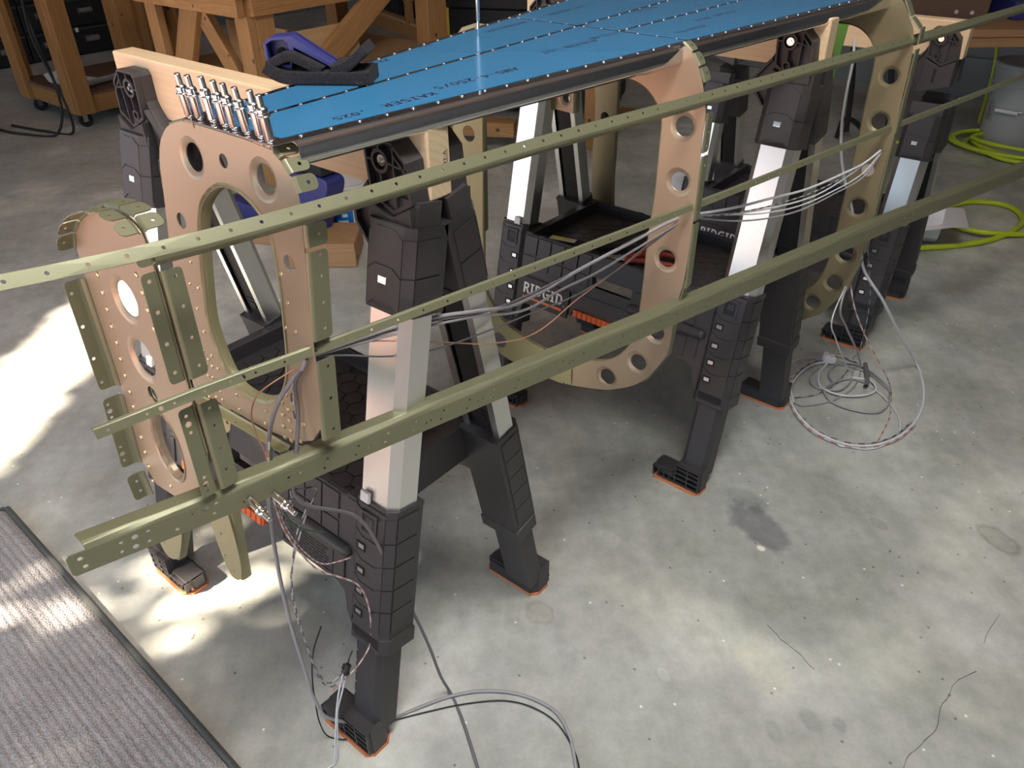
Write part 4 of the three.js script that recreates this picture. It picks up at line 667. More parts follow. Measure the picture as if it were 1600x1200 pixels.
{
  const first = springPin('spring_pin', 'silver spring pin in the upright row of eight at the blue skin end', 'row of spring pins');
  D.cleco.forEach(([x, y, z], i) => {
    const o = i ? first.clone() : first; if (i) { o.name = numbered('spring_pin'); scene.add(o); }
    const nth = ['first', 'second', 'third', 'fourth', 'fifth', 'sixth', 'seventh', 'eighth'][i]; o.userData = { label: `${nth} silver spring pin in the row of eight, counting from the far end`, category: 'fastener', group: 'row of spring pins' };
    o.position.set(x - .003, .9945, z - .006); o.rotation.set(.06 + rr(-.03, .03), 0, .05 + rr(-.03, .03)); o.scale.set(.88, 1.13, .88);
  });
  const lay = (o, p, dir) => { o.position.copy(p); o.quaternion.setFromUnitVectors(V(0, 1, 0), dir.clone().normalize()); };
  const a = first.clone(); a.name = numbered('spring_pin'); scene.add(a); a.userData = { label: 'silver spring pin sticking out of the lowest rail, nearer its notched end', category: 'fastener' }; lay(a, V(.3125, .617, .321), V(1, -.06, .12));
  const b = first.clone(); b.name = numbered('spring_pin'); scene.add(b); b.userData = { label: 'silver spring pin sticking out of the lowest rail, just above an orange latch', category: 'fastener' }; lay(b, V(.3165, .607, .292), V(1, -.06, .10));
}
{ // one bright steel rod upright on the skin, seen with its reflection
  const t = thing('steel_rod', 'thin bright steel rod standing upright on the far part of the blue skin', 'rod', [.068, .994, -.375]);
  part('shaft', [cyl(.0034, .0030, .10, 0, .062, 0, 16), cyl(.0018, .003, .012, 0, .006, 0, 16)], M.chrome, t); part('head', cyl(.0055, .0055, .04, 0, .13, 0, 20), M.steel, t);
}
// ---------------------------------------------------------------- blue clamp arms with foam pads
M.blue = std({ color: new THREE.Color(.035, .04, .19), roughness: .42 });
const foamTex = dataTex(256, 256, (x, y) => { const k = hash(x >> 1, y >> 1), f = hash(x, y), v = 22 + k * 34 + (f > .93 ? 70 : 0); return [v + 2, v, v + 5]; }); foamTex.repeat.set(12, 12);
const foamBump = dataTex(256, 256, (x, y) => { const v = 255 * hash(x >> 1, y >> 1); return [v, v, v]; }, false); foamBump.repeat.set(12, 12);
M.foam = std({ map: foamTex, roughness: 1, bumpMap: foamBump, bumpScale: .002 });
function clampArm(name, label, pos, ry, s = 1) {
  const t = thing(name, label, 'clamp', pos, ry); t.scale.setScalar(s);
  const o = [[-.072, .022], [-.072, .056], [-.060, .064], [-.028, .066], [.052, .014], [.052, .004], [.030, .004], [-.030, .034], [-.034, .018], [-.064, .016]];
  const inn = [[-.067, .026], [-.067, .054], [-.058, .059], [-.040, .060], [-.034, .054], [-.034, .026]], inn2 = [[-.026, .050], [-.026, .040], [.034, .008], [.044, .008], [.044, .013]];
  part('handle', [ext(shp(o.reverse(), [inn, inn2]), .026, .0012).translate(0, 0, -.013), ext(shp(o, []), .012).translate(0, 0, -.018)], M.blue, t);
  part('screw', [cyl(.0065, .0065, .004, -.052, .040, .004 - .008, 14, [Math.PI / 2, 0, 0]), bx(.008, .0016, .005, -.052, .040, -.003), bx(.0016, .008, .005, -.052, .040, -.003)], M.rubber, t);
  const pad = (len, w, th) => { const g = new RoundedBoxGeometry(len, th, w, 4, .004); const p = g.attributes.position; return boxUV(g, 0, 1); };
  const foam = (pts, w, th) => { const sh = []; const c = chaikin(pts, false, 3), up = [], dn = []; for (let i = 0; i < c.length; i++) { const a = c[Math.max(0, i - 1)], b = c[Math.min(c.length - 1, i + 1)], dx = b[0] - a[0], dy = b[1] - a[1], L = Math.hypot(dx, dy); up.push([c[i][0] - dy / L * th / 2, c[i][1] + dx / L * th / 2]); dn.push([c[i][0] + dy / L * th / 2, c[i][1] - dx / L * th / 2]); } return boxUV(ext(shp([...up, ...dn.reverse()].reverse()), w, .003).translate(0, 0, -w / 2), 0, 1); };
  part('foam_pad', [foam([[-.070, .026], [-.046, .0095], [-.01, .0095], [.05, .0095], [.088, .0105]], .060, .019)], M.foam, t);
  part('foam_pad', [foam([[-.066, .026], [-.036, .040], [-.024, .038], [.016, .018]], .050, .014)], M.foam, t);
  part('foam_pad', [foam([[.030, .020], [.050, .022], [.068, .036], [.084, .050]], .054, .015)], M.foam, t);
  return t;
}
clampArm('padded_clamp_arm', 'dark blue plastic clamp arm with grey foam pads lying on the blue skin', [.135, .9945, .005], .6, .82);
// ---------------------------------------------------------------- wires
for (const k of ['w_grey', 'w_dark', 'w_pair', 'w_pairb', 'w_orange']) D[k] = [[.331, .766, .214], [.324, .752, .222], ...D[k].slice(1)].map(([x, y, z]) => [x, y, y > .57 ? Math.max(z, .2 + .085 * (.95 - y) + .009 + .02 * Math.max(0, Math.min(1, (.66 - y) / .06))) : z]);
for (const k of ['h_a', 'h_b', 'h_c', 'h_d', 'h_e']) D[k] = D[k].slice(1).map(([x, y, z]) => (y > .36 ? [x - .012, y, Math.min(z, -1.135) - .03 * Math.min(1, (y - .36) / .1)] : [x, y, z]));
const wire = (label, pts, r, mat, group, seg) => single('wire', label, 'wire', tube(pts, r, seg, 7), mat, group);
wire('thick light grey cable hanging from the frame and curving away across the floor', D.w_grey, .0028, M.wireGrey);
wire('thin black wire on the floor beside the thick grey cable, one end standing up', D.w_black, .0012, M.wireBlack);
wire('dark grey cable running straight down past the stand leg to the floor', D.w_dark, .0026, M.wireDark);
wire('dark striped wire of a twisted pair ending at a black plug', D.w_pair, .0011, M.wireStripe, 'twisted pair at the black plug'); wire('dark striped wire of a twisted pair ending at a black plug', D.w_pairb, .0011, M.wireStripe, 'twisted pair at the black plug');
wire('red and white striped wire looping past the height window of a stand', D.w_red, .0013, M.wireRed);
wire('dark green wire curving across the side panel of the stand with the long grey cable', D.w_green, .0012, M.wireGreen);
wire('thin reddish wire hanging just below the dark green one', D.w_thinred, .0009, M.wireRed);
wire('copper coloured wire bowing out beside the thick grey cable', D.w_orange, .0009, M.wireOrange);
for (const k of ['w_conn', 'w_connb']) wire('white wire hanging straight down from the black plug to the floor', D[k], .0014, M.wireWhite, 'white wires under the black plug');
{ const [a, b] = D.connector; const t = thing('plug', 'small black plug hanging in front of the stand leg', 'connector', a); const d = V(b[0] - a[0], b[1] - a[1], b[2] - a[2]); t.quaternion.setFromUnitVectors(V(0, 1, 0), d.normalize()); part('body', [bx(.009, .016, .007, 0, .009, 0, .001), bx(.011, .004, .009, 0, .001, 0, .001)], M.wireBlack, t); part('latch', bx(.004, .010, .003, -.005, .010, .003, .0008), M.rubber, t); part('tail', tube([[0, .016, 0], [-.001, .026, .001], [-.002, .040, -.002]], .0012, 10, 6), M.wireBlack, t); }
const bundle = 'wire of the loose bundle sagging below the thin middle rail between two tan frames';
[['m_a', .0028, M.wireGrey], ['m_b', .0020, M.wireGrey], ['m_c', .0013, M.wireDark], ['m_e', .0016, M.wireDark]].forEach(([k, r, m]) => wire('grey ' + bundle, D[k], r, m, 'wires along the middle rail'));
wire('brownish ' + bundle, D.m_d, .0010, M.wireOrange);
[['r_a', .0024, M.wireWhite], ['r_b', .0017, M.wireWhite], ['r_e', .0014, M.wireWhite]].forEach(([k, r, m]) => wire('pale wire of the bundle sagging in front of the middle stand', D[k], r, m, 'pale wires up to the largest frame'));
wire('grey wire hanging lowest of the bundle in front of the second stand', D.r_c, .0016, M.wireGrey);
wire('striped dark wire in the bundle in front of the second stand', D.r_d, .0014, M.wireStripe);
wire('thick white cable dropping from the largest frame and sweeping round the coil on the floor', D.h_a, .0036, M.wireWhite);
wire('red striped wire dropping from the largest frame into the coil', D.h_b, .0018, M.wireRed); wire('grey cable dropping from the largest frame and crossing inside the coil', D.h_c, .0026, M.wireGrey);
wire('thin white wire dropping into the coil from the largest frame', D.h_d, .0017, M.wireWhite); wire('thin striped wire dropping from the largest frame to the back of the coil', D.h_e, .0013, M.wireStripe);
wire('grey cable lying in loops in the middle of the coil on the floor', D.coil_a, .0030, M.wireGrey); wire('small grey loop inside the coil on the floor', D.coil_b, .0024, M.wireGrey);
wire('thin white wire end running from the coil to the foot of the middle stand', D.coil_c, .0013, M.wireWhite); wire('white cable doubled along one side of the coil', D.coil_d, .0030, M.wireWhite);
{ // outer turns of the coil
  const ring = (f, y, dx = 0, dz = 0) => { const src = D.h_a.slice(8); const c = [.485, -1.24]; return src.map((p) => [c[0] + (p[0] - c[0]) * f + dx, y, c[1] + (p[2] - c[1]) * f + dz]); };
  wire('red and white striped outer turn of the coil on the floor', ring(1.02, .005, 0, .006), .0024, M.wireRed); wire('dark striped innermost of the outer turns of the coil', ring(.975, .006), .0018, M.wireStripe);
  const p = D.coilbox[0], t = thing('cable_clip', 'small white plastic connector block in the cable coil on the floor', 'connector', [p[0] + .015, 0, p[2]], .6); part('body', [bx(.032, .02, .022, 0, .014, 0, .002), bx(.012, .008, .024, -.008, .027, 0, .001)], M.whitePlastic, t);
}
single('heat_shrink', 'dark heat shrink sleeve on the cables of the floor coil', 'sleeve', tube([[.545, .012, -1.44], [.575, .012, -1.37], [.585, .01, -1.33]], .006, 16, 10), M.wireDark);
wire('pale blue white cable hanging behind the second stand, in front of the table leg', D.white_cable.map(([x, y, z]) => [x, y, z]), .0034, M.wireWhite);
// ---------------------------------------------------------------- behind: cart, drawers, bench, shelf, table, bucket, hose
{ // rolling timber cart
  const t = thing('rolling_cart', 'timber cart on black casters standing in front of the dark drawers', 'cart', [-3.9, 0, -1.62]), X = .30, Z = .40;
  for (const [x, z] of [[X, Z], [-X, Z], [X, .06], [-X, -Z]]) part('leg', [boxUV(bx(.089, 1.2, .038, x - Math.sign(x) * .02, .68, z, .003), 1), boxUV(bx(.038, 1.2, .089, x + Math.sign(x) * .044, .68, z - Math.sign(z) * .03, .003), 1)], M.cart, t);
  part('rail', boxUV(bx(.68, .089, .038, 0, .12, Z - .03, .003), 0), M.cart, t); part('rail', boxUV(bx(.68, .089, .038, 0, .12, -Z, .003), 0), M.cart, t);
  part('rail', boxUV(bx(.038, .089, .80, X + .015, .12, 0, .003), 2), M.cart, t); part('rail', boxUV(bx(.038, .089, .80, -X, .12, 0, .003), 2), M.cart, t);
  part('platform', boxUV(bx(.66, .016, .80, 0, .17, 0, .002), 0), M.brownboard, t);
  for (const [x, z] of [[X - .02, Z - .04], [-X + .04, Z - .04], [X - .04, -Z + .06], [-X + .04, -Z + .06]]) { const c = part('caster', [cyl(.036, .036, .024, x, .0365, z, 24, [0, 0, Math.PI / 2]).rotateY(0)], M.rubber, t); part('fork', [bx(.034, .012, .05, x, .076, z, .002), bx(.003, .05, .026, x - .016, .055, z + .006), bx(.003, .05, .026, x + .016, .055, z + .006)], M.steel, c); }
  const p = thing('paper', 'white printed sheets lying on the brown deck of the timber cart', 'paper', [-3.84, .1795, -1.40], .25);
  const sheet = new THREE.PlaneGeometry(.36, .2, 12, 4).rotateX(-Math.PI / 2), q = sheet.attributes.position; for (let i = 0; i < q.count; i++) { const e = Math.max(0, Math.abs(q.getX(i)) - .13); q.setY(i, .001 + e * e * 18); } sheet.computeVertexNormals();
  part('sheet', sheet, std({ map: canvasTex(256, 160, (c, w, h) => { c.fillStyle = '#cfd2d6'; c.fillRect(0, 0, w, h); c.fillStyle = '#8d9299'; for (let i = 0; i < 16; i++) c.fillRect(20 + (i % 4) * 56, 24 + Math.floor(i / 4) * 30, rr(10, 46), 4); c.fillStyle = '#5d646e'; c.fillRect(120, 60, 50, 26); }), roughness: .8, side: THREE.DoubleSide }), p);
}
single('electric_cable', 'black electric cables hanging down a post of the timber cart to the floor', 'cable', [tube([[-3.62, 1.05, -1.16], [-3.64, .70, -1.14], [-3.60, .45, -1.13], [-3.52, .28, -1.12], [-3.50, .12, -1.10], [-3.56, .012, -1.06], [-3.72, .008, -.97], [-3.86, .008, -.93], [-4.0, .02, -.9]], .007, 60, 8), tube([[-3.60, 1.05, -1.15], [-3.60, .72, -1.13], [-3.62, .48, -1.12], [-3.50, .30, -1.11], [-3.46, .14, -1.12], [-3.52, .012, -1.13], [-3.70, .008, -1.06], [-3.95, .008, -1.0]], .007, 60, 8)], M.rubber);
{ const t = thing('power_plug', 'bright green battery clip with blue connector on the floor near the timber cart', 'plug', [-3.95, 0, -.88], .3); part('body', bx(.09, .05, .06, -.04, .035, 0, .008), std({ color: new THREE.Color(.12, .45, .03), roughness: .5 }), t); part('grip', bx(.03, .03, .07, -.05, .065, 0, .006), M.rubber, t); part('sleeve', cyl(.014, .012, .08, .05, .016, .03, 14, [0, 0, Math.PI / 2]), std({ color: new THREE.Color(.03, .1, .6), roughness: .5 }), t); }
{ // wall of dark drawers
  const t = thing('drawer_cabinet', 'wall of dark drawers with grey cup handles behind the timber cart', 'cabinet', [-5.5, 0, -2.1]);
  const dark = std({ color: new THREE.Color(.010, .011, .010), roughness: .55 }), edge = std({ color: new THREE.Color(.055, .058, .055), roughness: .5 });
  part('carcass', bx(.17, 1.25, 1.24, -.085, .625, 0, .004), dark, t);
  for (let r = 0; r < 6; r++) for (let c = 0; c < 4; c++) {
    const y = .10 + r * .19, z = -.455 + c * .303; const d = part('drawer', bx(.03, .172, .29, .015, y, z, .004), dark, t);
    part('lip', bx(.012, .010, .29, .034, y + .082, z, .002), edge, d);
    const h = new THREE.CylinderGeometry(.022, .022, .10, 14, 1, false, 0, Math.PI).rotateX(Math.PI / 2).translate(.030, y + .01, z); part('handle', h, M.steel, d);
    if ((r * 3 + c) % 5 === 1) part('tag', bx(.002, .03, .022, .042, y + .078, z + .10), M.whitePlastic, d);
  }
}
{ // timber work table with braces, under it a plywood shelf
  const t = thing('workbench', 'stout timber work table with crossed braces behind the blue skin', 'table', [-2.38, 0, -1.85]);
  const P = (x0, y0, z0, x1, y1, z1, w, d) => { const a = V(x0, y0, z0), b = V(x1, y1, z1), L = a.distanceTo(b), g = boxUV(bx(w, L, d, 0, 0, 0, .003), 1); const q = new THREE.Quaternion().setFromUnitVectors(V(0, 1, 0), b.clone().sub(a).normalize()); return g.applyQuaternion(q).translate(...a.add(b).multiplyScalar(.5).toArray()); };
  for (const x of [-.345, .345]) for (const z of [.505, -.505]) part('leg', [P(x, 0, z + .019, x, .80, z + .019, .089, .038), P(x + Math.sign(x) * .026, 0, z - .045, x + Math.sign(x) * .026, .80, z - .045, .038, .089)], M.bench, t);
  for (const z of [.548, -.548]) part('rail', boxUV(bx(.80, .10, .038, 0, .748, z + (z > 0 ? .022 : -.022), .003), 0), M.bench, t);
  for (const x of [.40, -.40]) part('rail', boxUV(bx(.038, .10, 1.06, x, .748, 0, .003), 2), M.bench, t);
  part('brace', P(-.30, .30, .50, -.06, .705, .50, .12, .036), M.bench, t); part('brace', P(-.06, .70, .475, .27, .28, .475, .085, .036), M.bench, t); part('brace', P(-.27, .42, .45, -.14, .10, .45, .085, .036), M.bench, t);
  part('brace', P(.40, .40, .32, .40, .76, -.25, .038, .10), M.bench, t);
  part('shelf', boxUV(bx(.76, .018, 1.06, 0, .42, 0, .002), 0), M.ply, t); part('shelf_side', boxUV(bx(.44, .22, .012, .08, .50, .30, .001), 0), M.ply, t); part('shelf_side', boxUV(bx(.012, .18, .42, .37, .52, .18, .001), 2), M.ply, t);
  part('top', boxUV(bx(.94, .04, 1.24, 0, .82, 0, .004), 2), M.ply, t); part('cloth', bx(.96, .006, 1.26, .0, .846, 0, .002), std({ color: new THREE.Color(.42, .40, .36), roughness: .9 }), t);
}
{ const t = thing('clamp_body', 'dark blue clamp body with a yellow tip seen through the oval frame opening', 'clamp', [0, 0, -1.0]); part('shell', [ext(shp(chaikin([[-1.92, .0], [-1.88, .10], [-1.70, .10], [-1.52, .10], [-1.46, .27], [-1.35, .30], [-1.17, .32], [-1.17, .26], [-1.27, .12], [-1.31, .0]], true, 2).reverse()), .07, .006).translate(0, 0, -.035)], M.blue, t); part('pad', boxUV(bx(.17, .06, .09, -1.27, .348, 0, .008), 0), M.foam, t); part('tip', bx(.05, .05, .05, -1.455, .19, .02, .006), std({ color: new THREE.Color(.55, .36, .06), roughness: .5 }), t); }
{ const t = thing('tub', 'white plastic tub with a blue label lying on the floor behind the tail end stand', 'tub', [-1.37, 0, -1.19], .4); part('body', new THREE.LatheGeometry([[0, .002], [.075, .002], [.088, .02], [.105, .19], [.110, .20], [.110, .212], [.104, .212], [.100, .19], [.083, .02], [0, .008]].map(([a, b]) => new THREE.Vector2(a, b)), 32), M.whitePlastic, t); part('label', new THREE.CylinderGeometry(.101, .0935, .09, 20, 1, true, -.1, .8).translate(0, .085, 0), std({ map: canvasTex(128, 96, (c, w, h) => { c.fillStyle = '#1d6fb8'; c.fillRect(0, 0, w, h); c.fillStyle = '#d6e4f0'; c.fillRect(30, 52, 66, 10); c.fillRect(60, 24, 34, 14); }), roughness: .4, side: THREE.DoubleSide }), t); }
single('timber_block', 'thick offcut of brown timber on the floor behind the tail end stand', 'block', boxUV(new RoundedBoxGeometry(.24, .09, .20, 2, .004).rotateY(.72).translate(-1.25, .046, -.98), 0), M.block);
single('timber_offcut', 'thin pale board lying on the floor, seen through the oval frame opening', 'board', boxUV(new RoundedBoxGeometry(.36, .035, .13, 2, .003).rotateY(.5).translate(-1.60, .018, -.93), 0), M.block);
{ // shelf with tool bags
  const t = thing('storage_shelf', 'low timber shelf holding tool bags against the far wall', 'shelf', [-4.05, 0, -4.35], -.35);
  part('toe_board', boxUV(bx(1.7, .11, .038, 0, .055, .22, .003), 0), M.bench, t); part('deck', boxUV(bx(1.7, .02, .48, 0, .105, 0, .002), 0), M.ply, t);
  for (const x of [-.84, .16]) part('post', boxUV(bx(.089, 1.1, .038, x, .55, .222, .003), 1), M.bench, t); part('shelf_board', boxUV(bx(1.76, .03, .48, 0, .62, 0, .003), 0), M.ply, t);
  const yel = std({ color: new THREE.Color(.62, .44, .03), roughness: .7 }), blk = std({ color: new THREE.Color(.012, .013, .018), roughness: .85 });
  const bag = (label, x, w, h) => { const c = Math.cos(-.35), s = Math.sin(-.35), b = thing('tool_bag', label, 'bag', [-4.05 + x * c + .04 * s, .118, -4.35 - x * s + .04 * c], -.35); part('body', new RoundedBoxGeometry(w, h * .55, .30, 4, .04).translate(0, h * .275, 0), blk, b); part('pocket', [bx(w * .36, h * .42, .03, -w * .22, h * .70, .14, .01), bx(w * .20, h * .42, .03, w * .30, h * .70, .14, .01), bx(w * .9, h * .42, .24, 0, h * .72, 0, .03)], yel, b); part('strap', [bx(.03, h * .9, .012, -w * .01, h * .55, .162, .004), bx(.03, h * .9, .012, w * .16, h * .55, .162, .004)], blk, b); part('print', bx(w * .16, .024, .003, -w * .2, h * .74, .157), blk, b); return b; };
  bag('black and yellow tool bag on the low shelf beside the vacuum shelf post', -.50, .46, .22); bag('plain dark tool bag with a yellow tab on the low timber shelf', -.08, .34, .24);
  const v = thing('shop_vacuum', 'yellow and black shop vacuum beside the timber shelf post', 'vacuum', [-3.42, 0, -4.05]); part('tank', new THREE.LatheGeometry([[0, .05], [.17, .05], [.2, .1], [.21, .32], [.19, .36], [0, .36]].map(([a, b]) => new THREE.Vector2(a, b)), 28), yel, v); part('motor_head', new THREE.LatheGeometry([[.2, .35], [.21, .38], [.18, .48], [.1, .54], [0, .55]].map(([a, b]) => new THREE.Vector2(a, b)), 28), blk, v); part('hose', new THREE.TorusGeometry(.2, .028, 10, 36, 4.2).rotateX(1.2).rotateZ(.5).translate(.02, .30, .06), blk, v); for (const a of [.6, 2.2, 3.8, 5.4]) part('caster', cyl(.03, .03, .02, .17 * Math.cos(a), .03, .17 * Math.sin(a), 14, [0, 0, Math.PI / 2]), M.rubber, v);
}
{ const t = thing('lumber_rack', 'dark brown timber rack leaning behind the bench at the back', 'frame', [-2.35, 0, -4.1], .3); for (const x of [-.4, .1, .5]) part('post', boxUV(bx(.089, 1.1, .05, x, .55, 0, .004), 1), M.cart, t); part('rail', boxUV(bx(1.1, .09, .05, .05, .55, .05, .004), 0), M.cart, t); part('rail', boxUV(bx(1.1, .09, .05, .05, .08, .05, .004), 0), M.cart, t); }
{ const t = thing('tool_stand', 'orange brown timber post with a dark edge beyond the largest frame', 'post', [-1.42, 0, -2.95], .2); part('post', boxUV(bx(.10, 1.0, .06, 0, .5, 0, .004), 1), M.bench, t); part('edge', bx(.02, 1.0, .05, .07, .5, .02, .003), M.rubber, t); part('foot', boxUV(bx(.09, .06, .6, .12, .03, .1, .004), 2), M.cart, t); }
single('timber_skid', 'sloping pale timber on the floor behind the middle stand', 'board', boxUV(new RoundedBoxGeometry(.56, .07, .09, 2, .004).rotateY(.5).translate(-1.75, .10, -2.25), 0), M.bench);
{ // dark tool chest behind the skid
  const t = thing('tool_chest', 'dark chest in the shade below the far side of the blue skin', 'chest', [-1.9, 0, -3.1], .4); part('body', bx(.9, .5, .5, 0, .29, 0, .01), M.plasticDark, t); part('lid', bx(.92, .06, .52, 0, .57, 0, .01), M.plasticDark, t); part('handle', bx(.2, .02, .03, 0, .44, .26, .006), M.rubber, t); for (const x of [-.4, .4]) part('skid', bx(.06, .04, .48, x, .02, 0, .004), M.rubber, t); }
{ const t = thing('green_panel', 'bright green flat panel leaning behind the middle stand', 'panel', [0, 0, 0]); const p = [[1308, 20], [1326, 20]]; part('sheet', ext(shp([[.29, .94], [.338, .94], [.333, .895], [.326, .80], [.322, .705], [.312, .565], [.29, .45], [.16, .02], [.10, .02], [.24, .45], [.25, .70]].reverse()), .004).translate(0, 0, -1.34), std({ color: new THREE.Color(.085, .24, .03), roughness: .4 }), t); part('edge', tube([[.333, .895, -1.338], [.326, .80, -1.338], [.322, .705, -1.338], [.312, .565, -1.338], [.29, .45, -1.338]], .003, 20, 8), std({ color: new THREE.Color(.12, .32, .04), roughness: .4 }), t); }
{ // roll of white sheeting
  const t = thing('sheeting_roll', 'roll of white plastic sheeting lying on the floor behind the shortest stand', 'roll', [-.03, .09, -2.30], .32); const g = new THREE.CylinderGeometry(.08, .08, 1.0, 40, 12), p = g.attributes.position; for (let i = 0; i < p.count; i++) { const a = Math.atan2(p.getZ(i), p.getX(i)), k = 1 + .03 * Math.sin(a * 5 + p.getY(i) * 3) + .02 * Math.sin(a * 11 + p.getY(i) * 9); p.setX(i, p.getX(i) * k); p.setZ(i, p.getZ(i) * k); } g.computeVertexNormals(); g.rotateZ(Math.PI / 2);
  part('sheet', g, std({ color: new THREE.Color(.72, .73, .76), roughness: .35 }), t); part('core', cyl(.022, .022, 1.01, 0, 0, 0, 20, [0, 0, Math.PI / 2]), M.block, t);
  const f = new THREE.PlaneGeometry(.16, .20, 10, 8).rotateX(-Math.PI / 2), q = f.attributes.position; for (let i = 0; i < q.count; i++) q.setY(i, .07 + .02 * Math.sin(q.getX(i) * 20) - .35 * Math.pow(Math.max(0, q.getX(i) + .14), 2)); f.computeVertexNormals(); part('loose_end', f.translate(.50, -.05, .02), std({ color: new THREE.Color(.72, .73, .76), roughness: .35, side: THREE.DoubleSide }), t);
}
{ // folding table at the back
  const t = thing('folding_table', 'brown folding table with black bent tube legs by the back wall', 'table', [.22, 0, -3.56], .685);
  part('top', boxUV(bx(1.2, .03, .60, 0, .595, 0, .006), 0), M.block, t); part('apron', boxUV(bx(1.14, .04, .02, 0, .56, .28, .003), 0), M.block, t);
  for (const x of [-.40, .45]) part('leg_frame', [tube([[x - .12, .58, .22], [x - .06, .30, .23], [x - .03, .05, .24]], .013, 20, 8), tube([[x - .12, .58, -.22], [x - .06, .30, -.23], [x - .03, .05, -.24]], .013, 20, 8), tube([[x - .06, .012, .27], [x - .05, .1, .26], [x - .03, .11, .24], [x - .03, .11, 0], [x - .03, .11, -.24], [x - .05, .1, -.26], [x - .06, .012, -.27]], .012, 50, 8), tube([[x - .06, .32, .23], [x + .15, .57, .20]], .008, 8, 8)], M.rubber, t);
  const b = thing('storage_box', 'brown box with small metal catches on the folding table', 'box', [.02, .611, -3.50], .2); part('body', bx(.36, .22, .26, 0, .11, 0, .008), M.brownboard, b); part('lid', bx(.37, .04, .27, 0, .235, 0, .008), M.brownboard, b); for (const x of [.06, .12]) part('catch', cyl(.008, .008, .012, x, .03, .132, 12, [Math.PI / 2, 0, 0]), M.steel, b);
  const c = thing('parts_tray', 'blue and dark parts trays beside the brown box on the folding table', 'tray', [.36, .611, -3.72], .685); part('tray', [bx(.36, .012, .26, 0, .006, 0, .003), bx(.36, .07, .012, 0, .035, .13, .003), bx(.36, .07, .012, 0, .035, -.13, .003), bx(.012, .07, .26, .18, .035, 0, .003), bx(.012, .07, .26, -.18, .035, 0, .003)], M.blue, c); part('contents', bx(.30, .05, .2, 0, .03, 0, .01), std({ color: new THREE.Color(.03, .035, .06), roughness: .7 }), c);
}
{ // bucket
  const t = thing('bucket', 'grey plastic bucket with a lid and a white handle grip inside the green hose coil', 'bucket', [.375, 0, -3.95], -.15); const grey = std({ color: new THREE.Color(.40, .41, .41), roughness: .45 });
  part('body', new THREE.LatheGeometry([[0, 0], [.130, 0], [.134, .005], [.146, .28], [.153, .282], [.153, .296], [.148, .298], [.150, .322], [.157, .324], [.157, .336], [.151, .338], [.152, .366]].map(([a, b]) => new THREE.Vector2(a, b)), 48), grey, t);
  part('lid', new THREE.LatheGeometry([[.152, .352], [.160, .354], [.161, .372], [.157, .378], [.148, .376], [.143, .368], [0, .368]].map(([a, b]) => new THREE.Vector2(a, b)), 48), grey, t);
  part('bail', tube([[-.148, .30, .02], [-.10, .20, .128], [0, .175, .165], [.10, .20, .128], [.148, .30, .02]], .002, 30, 6), M.steel, t); part('grip', cyl(.0085, .0085, .10, 0, .176, .162, 14, [0, 0, Math.PI / 2]), M.whitePlastic, t);
  part('label', new THREE.CylinderGeometry(.1445, .139, .15, 12, 1, true, -.85, .35).translate(0, .185, 0), std({ map: canvasTex(64, 128, (c, w, h) => { c.fillStyle = '#9a9890'; c.fillRect(0, 0, w, h); c.fillStyle = '#a02a2a'; c.fillRect(0, 0, w, 34); c.fillStyle = '#4a4a48'; for (let i = 0; i < 9; i++) c.fillRect(8, 46 + i * 9, rr(20, 48), 3); }), roughness: .6, side: THREE.DoubleSide }), t);
}
{ // hose
  const pts = []; for (let i = 0; i <= 150; i++) { const a = i / 150 * Math.PI * 2 * 5.2, k = i / 150, r = .30 - .05 * Math.sin(k * 17) - .03 * k; pts.push([.46 + (r + .02) * Math.cos(a) * .95 + .03 * Math.sin(k * 30), .011 + .012 * Math.floor(k * 4) + .006 * Math.sin(a * 1.7), -3.80 + r * Math.sin(a) * .62]); }
  const lead = [[.413, .011, -2.336], [.532, .011, -2.465], [.626, .014, -2.619], [.66, .011, -2.855], [.58, .011, -2.987], [.456, .011, -2.954], [.373, .011, -2.69], [.44, .011, -2.644], [.565, .026, -2.601], [.70, .011, -2.72], [.86, .011, -2.9], [.92, .011, -3.3]];
  M.hose = std({ color: new THREE.Color(.50, .62, .03), roughness: .45 });
  single('air_hose', 'yellow green hose coiled on the floor round the grey bucket', 'hose', [tube(pts, .010, 500, 8), tube([[.76, .012, -3.8], [.84, .011, -3.6], [.92, .011, -3.3]], .010, 20, 8), tube(lead, .0105, 120, 8), tube([[.10, .012, -3.62], [.02, .011, -3.60], [-.06, .011, -3.57]], .010, 16, 8), tube([[.06, .60, -4.4], [.10, .50, -4.3], [.16, .32, -4.25], [.18, .16, -4.2], [.2, .03, -4.1]], .009, 30, 8)], M.hose);
}
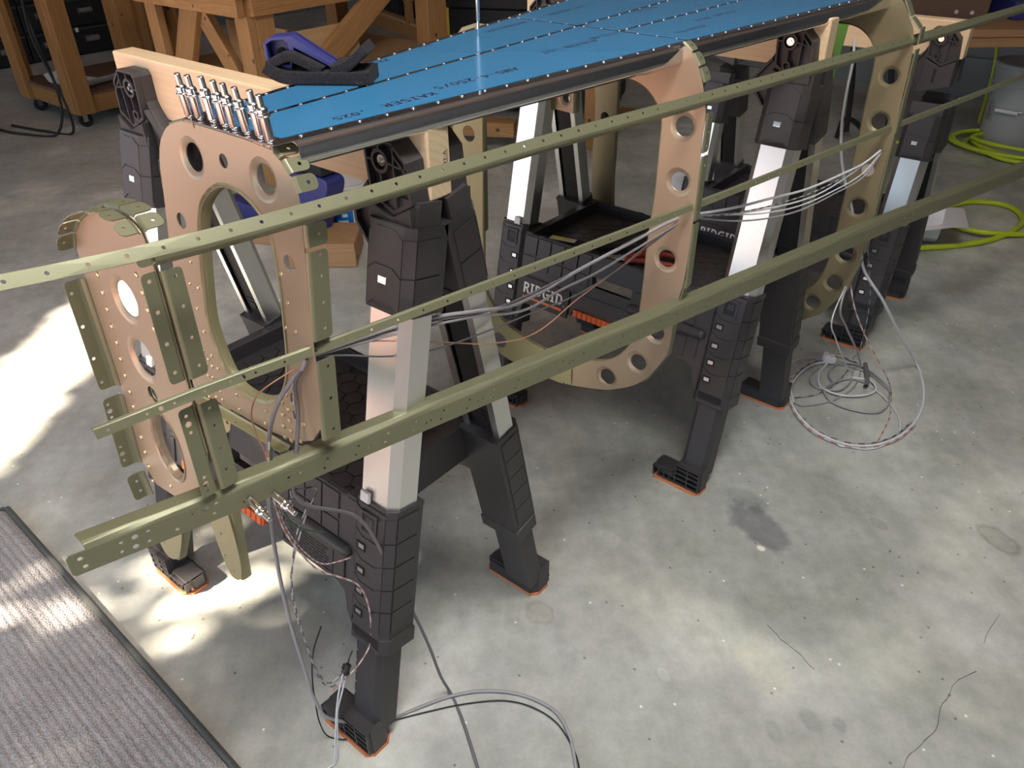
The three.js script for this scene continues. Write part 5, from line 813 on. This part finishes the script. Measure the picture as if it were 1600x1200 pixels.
{ // tools in the trays
  const t = thing('work_light', 'slim black work light with a yellow strip in the tray of the middle stand', 'light', [-.055, .432, -.80], .22); part('body', [bx(.09, .014, .028, 0, .012, 0, .004), bx(.11, .014, .02, .09, .012, -.012, .005, [0, .25, 0])], M.rubber, t); part('strip', bx(.05, .002, .014, -.008, .0195, 0, .0008), std({ color: new THREE.Color(.72, .66, .05), roughness: .4 }), t); part('lens', bx(.066, .0016, .020, -.004, .0188, 0, .0007), M.whitePlastic, t);
  const p = thing('pliers', 'pliers with red handles in the tray of the middle stand', 'pliers', [.17, .432, -.83], .5); part('handle', [tube([[-.07, .012, 0], [-.02, .02, .012], [.03, .02, .022], [.08, .012, .018]], .0065, 24, 8)], std({ color: new THREE.Color(.45, .05, .03), roughness: .5 }), p); part('handle', [tube([[-.07, .012, -.01], [-.02, .02, -.022], [.03, .02, -.03], [.08, .012, -.026]], .0065, 24, 8)], std({ color: new THREE.Color(.45, .05, .03), roughness: .5 }), p); part('jaw', [bx(.05, .014, .02, -.09, .012, -.005, .004), bx(.02, .016, .026, -.068, .012, -.005, .004)], M.steel, p);
}
// ---------------------------------------------------------------- outside the open door: what is added to shade the floor
{ // unseen tree, added as a sun blocker with gaps carved in its crown
  const t = thing('added_shade_tree', 'added leafy tree outside the garage door, shaping the sun patches indoors', 'tree', [-3.4, 0, 5.2]);
  part('trunk', tube([[0, -.03, 0], [.05, 1.2, 0], [.0, 2.4, .05], [.12, 3.6, 0], [.5, 4.6, -.1]], .13, 30, 10), M.cart, t); part('branch', [tube([[.02, 2.6, .05], [.9, 3.5, 0], [2.2, 4.3, 0]], .06, 20, 8), tube([[.05, 3.0, 0], [-.8, 3.8, .1], [-1.8, 4.5, 0]], .05, 20, 8), tube([[.1, 3.4, 0], [1.2, 4.6, 0], [2.4, 5.2, .1]], .045, 20, 8)], M.cart, t);
  // a leaf at (X, Y, Z) shades the floor where the sun carries it: x = X + .5 Y, z = Z - 1.07 Y
  const leaf = new THREE.PlaneGeometry(.10, .056, 2, 1), lp = leaf.attributes.position; for (let i = 0; i < lp.count; i++) if (Math.abs(lp.getX(i)) > .03) lp.setY(i, lp.getY(i) * .35);
  const lm = std({ color: new THREE.Color(.07, .13, .03), roughness: .7, side: THREE.DoubleSide }), mats = [], m = new THREE.Matrix4(), q = new THREE.Quaternion(), E = new THREE.Euler();
  const gap = (x, z) => { // openings left in the leaves to shape the sun patches on the floor
    const u = .6 * (x + 1.3) + .8 * (z - .05), t = .8 * (x + 1.3) - .6 * (z - .05); if (t > -.13 && t < .16 && u > -.66) return 1;            // the clear strip at the left
    const c = x + .46 * (z - .1), b = Math.max(0, Math.min(1, (c + .47) / .14)) * Math.max(0, Math.min(1, (.12 - c) / .18)); return b * .76;   // the dappled one under the nearest stand
  };
  for (let i = 0; i < 90000; i++) {
    const X = rr(-7.2, 1.6), Y = rr(2.5, 6.4), Z = 5.2 + rr(-.9, .9), x = X + .5 * Y, z = Z - 1.07 * Y; if (rnd() < gap(x, z)) continue;
    E.set(rr(-1.2, .2), rr(-.8, .8), rr(0, 6.28)); m.compose(V(X + 3.4, Y, Z - 5.2), q.setFromEuler(E), V(1, 1, 1).multiplyScalar(rr(.6, 1.05))); mats.push(m.clone());
  }
  const im = new THREE.InstancedMesh(leaf, lm, mats.length); mats.forEach((k, i) => im.setMatrixAt(i, k)); im.name = 'crown'; im.userData.kind = 'stuff'; im.castShadow = true; t.add(im);
}
renderer.render(scene, camera);
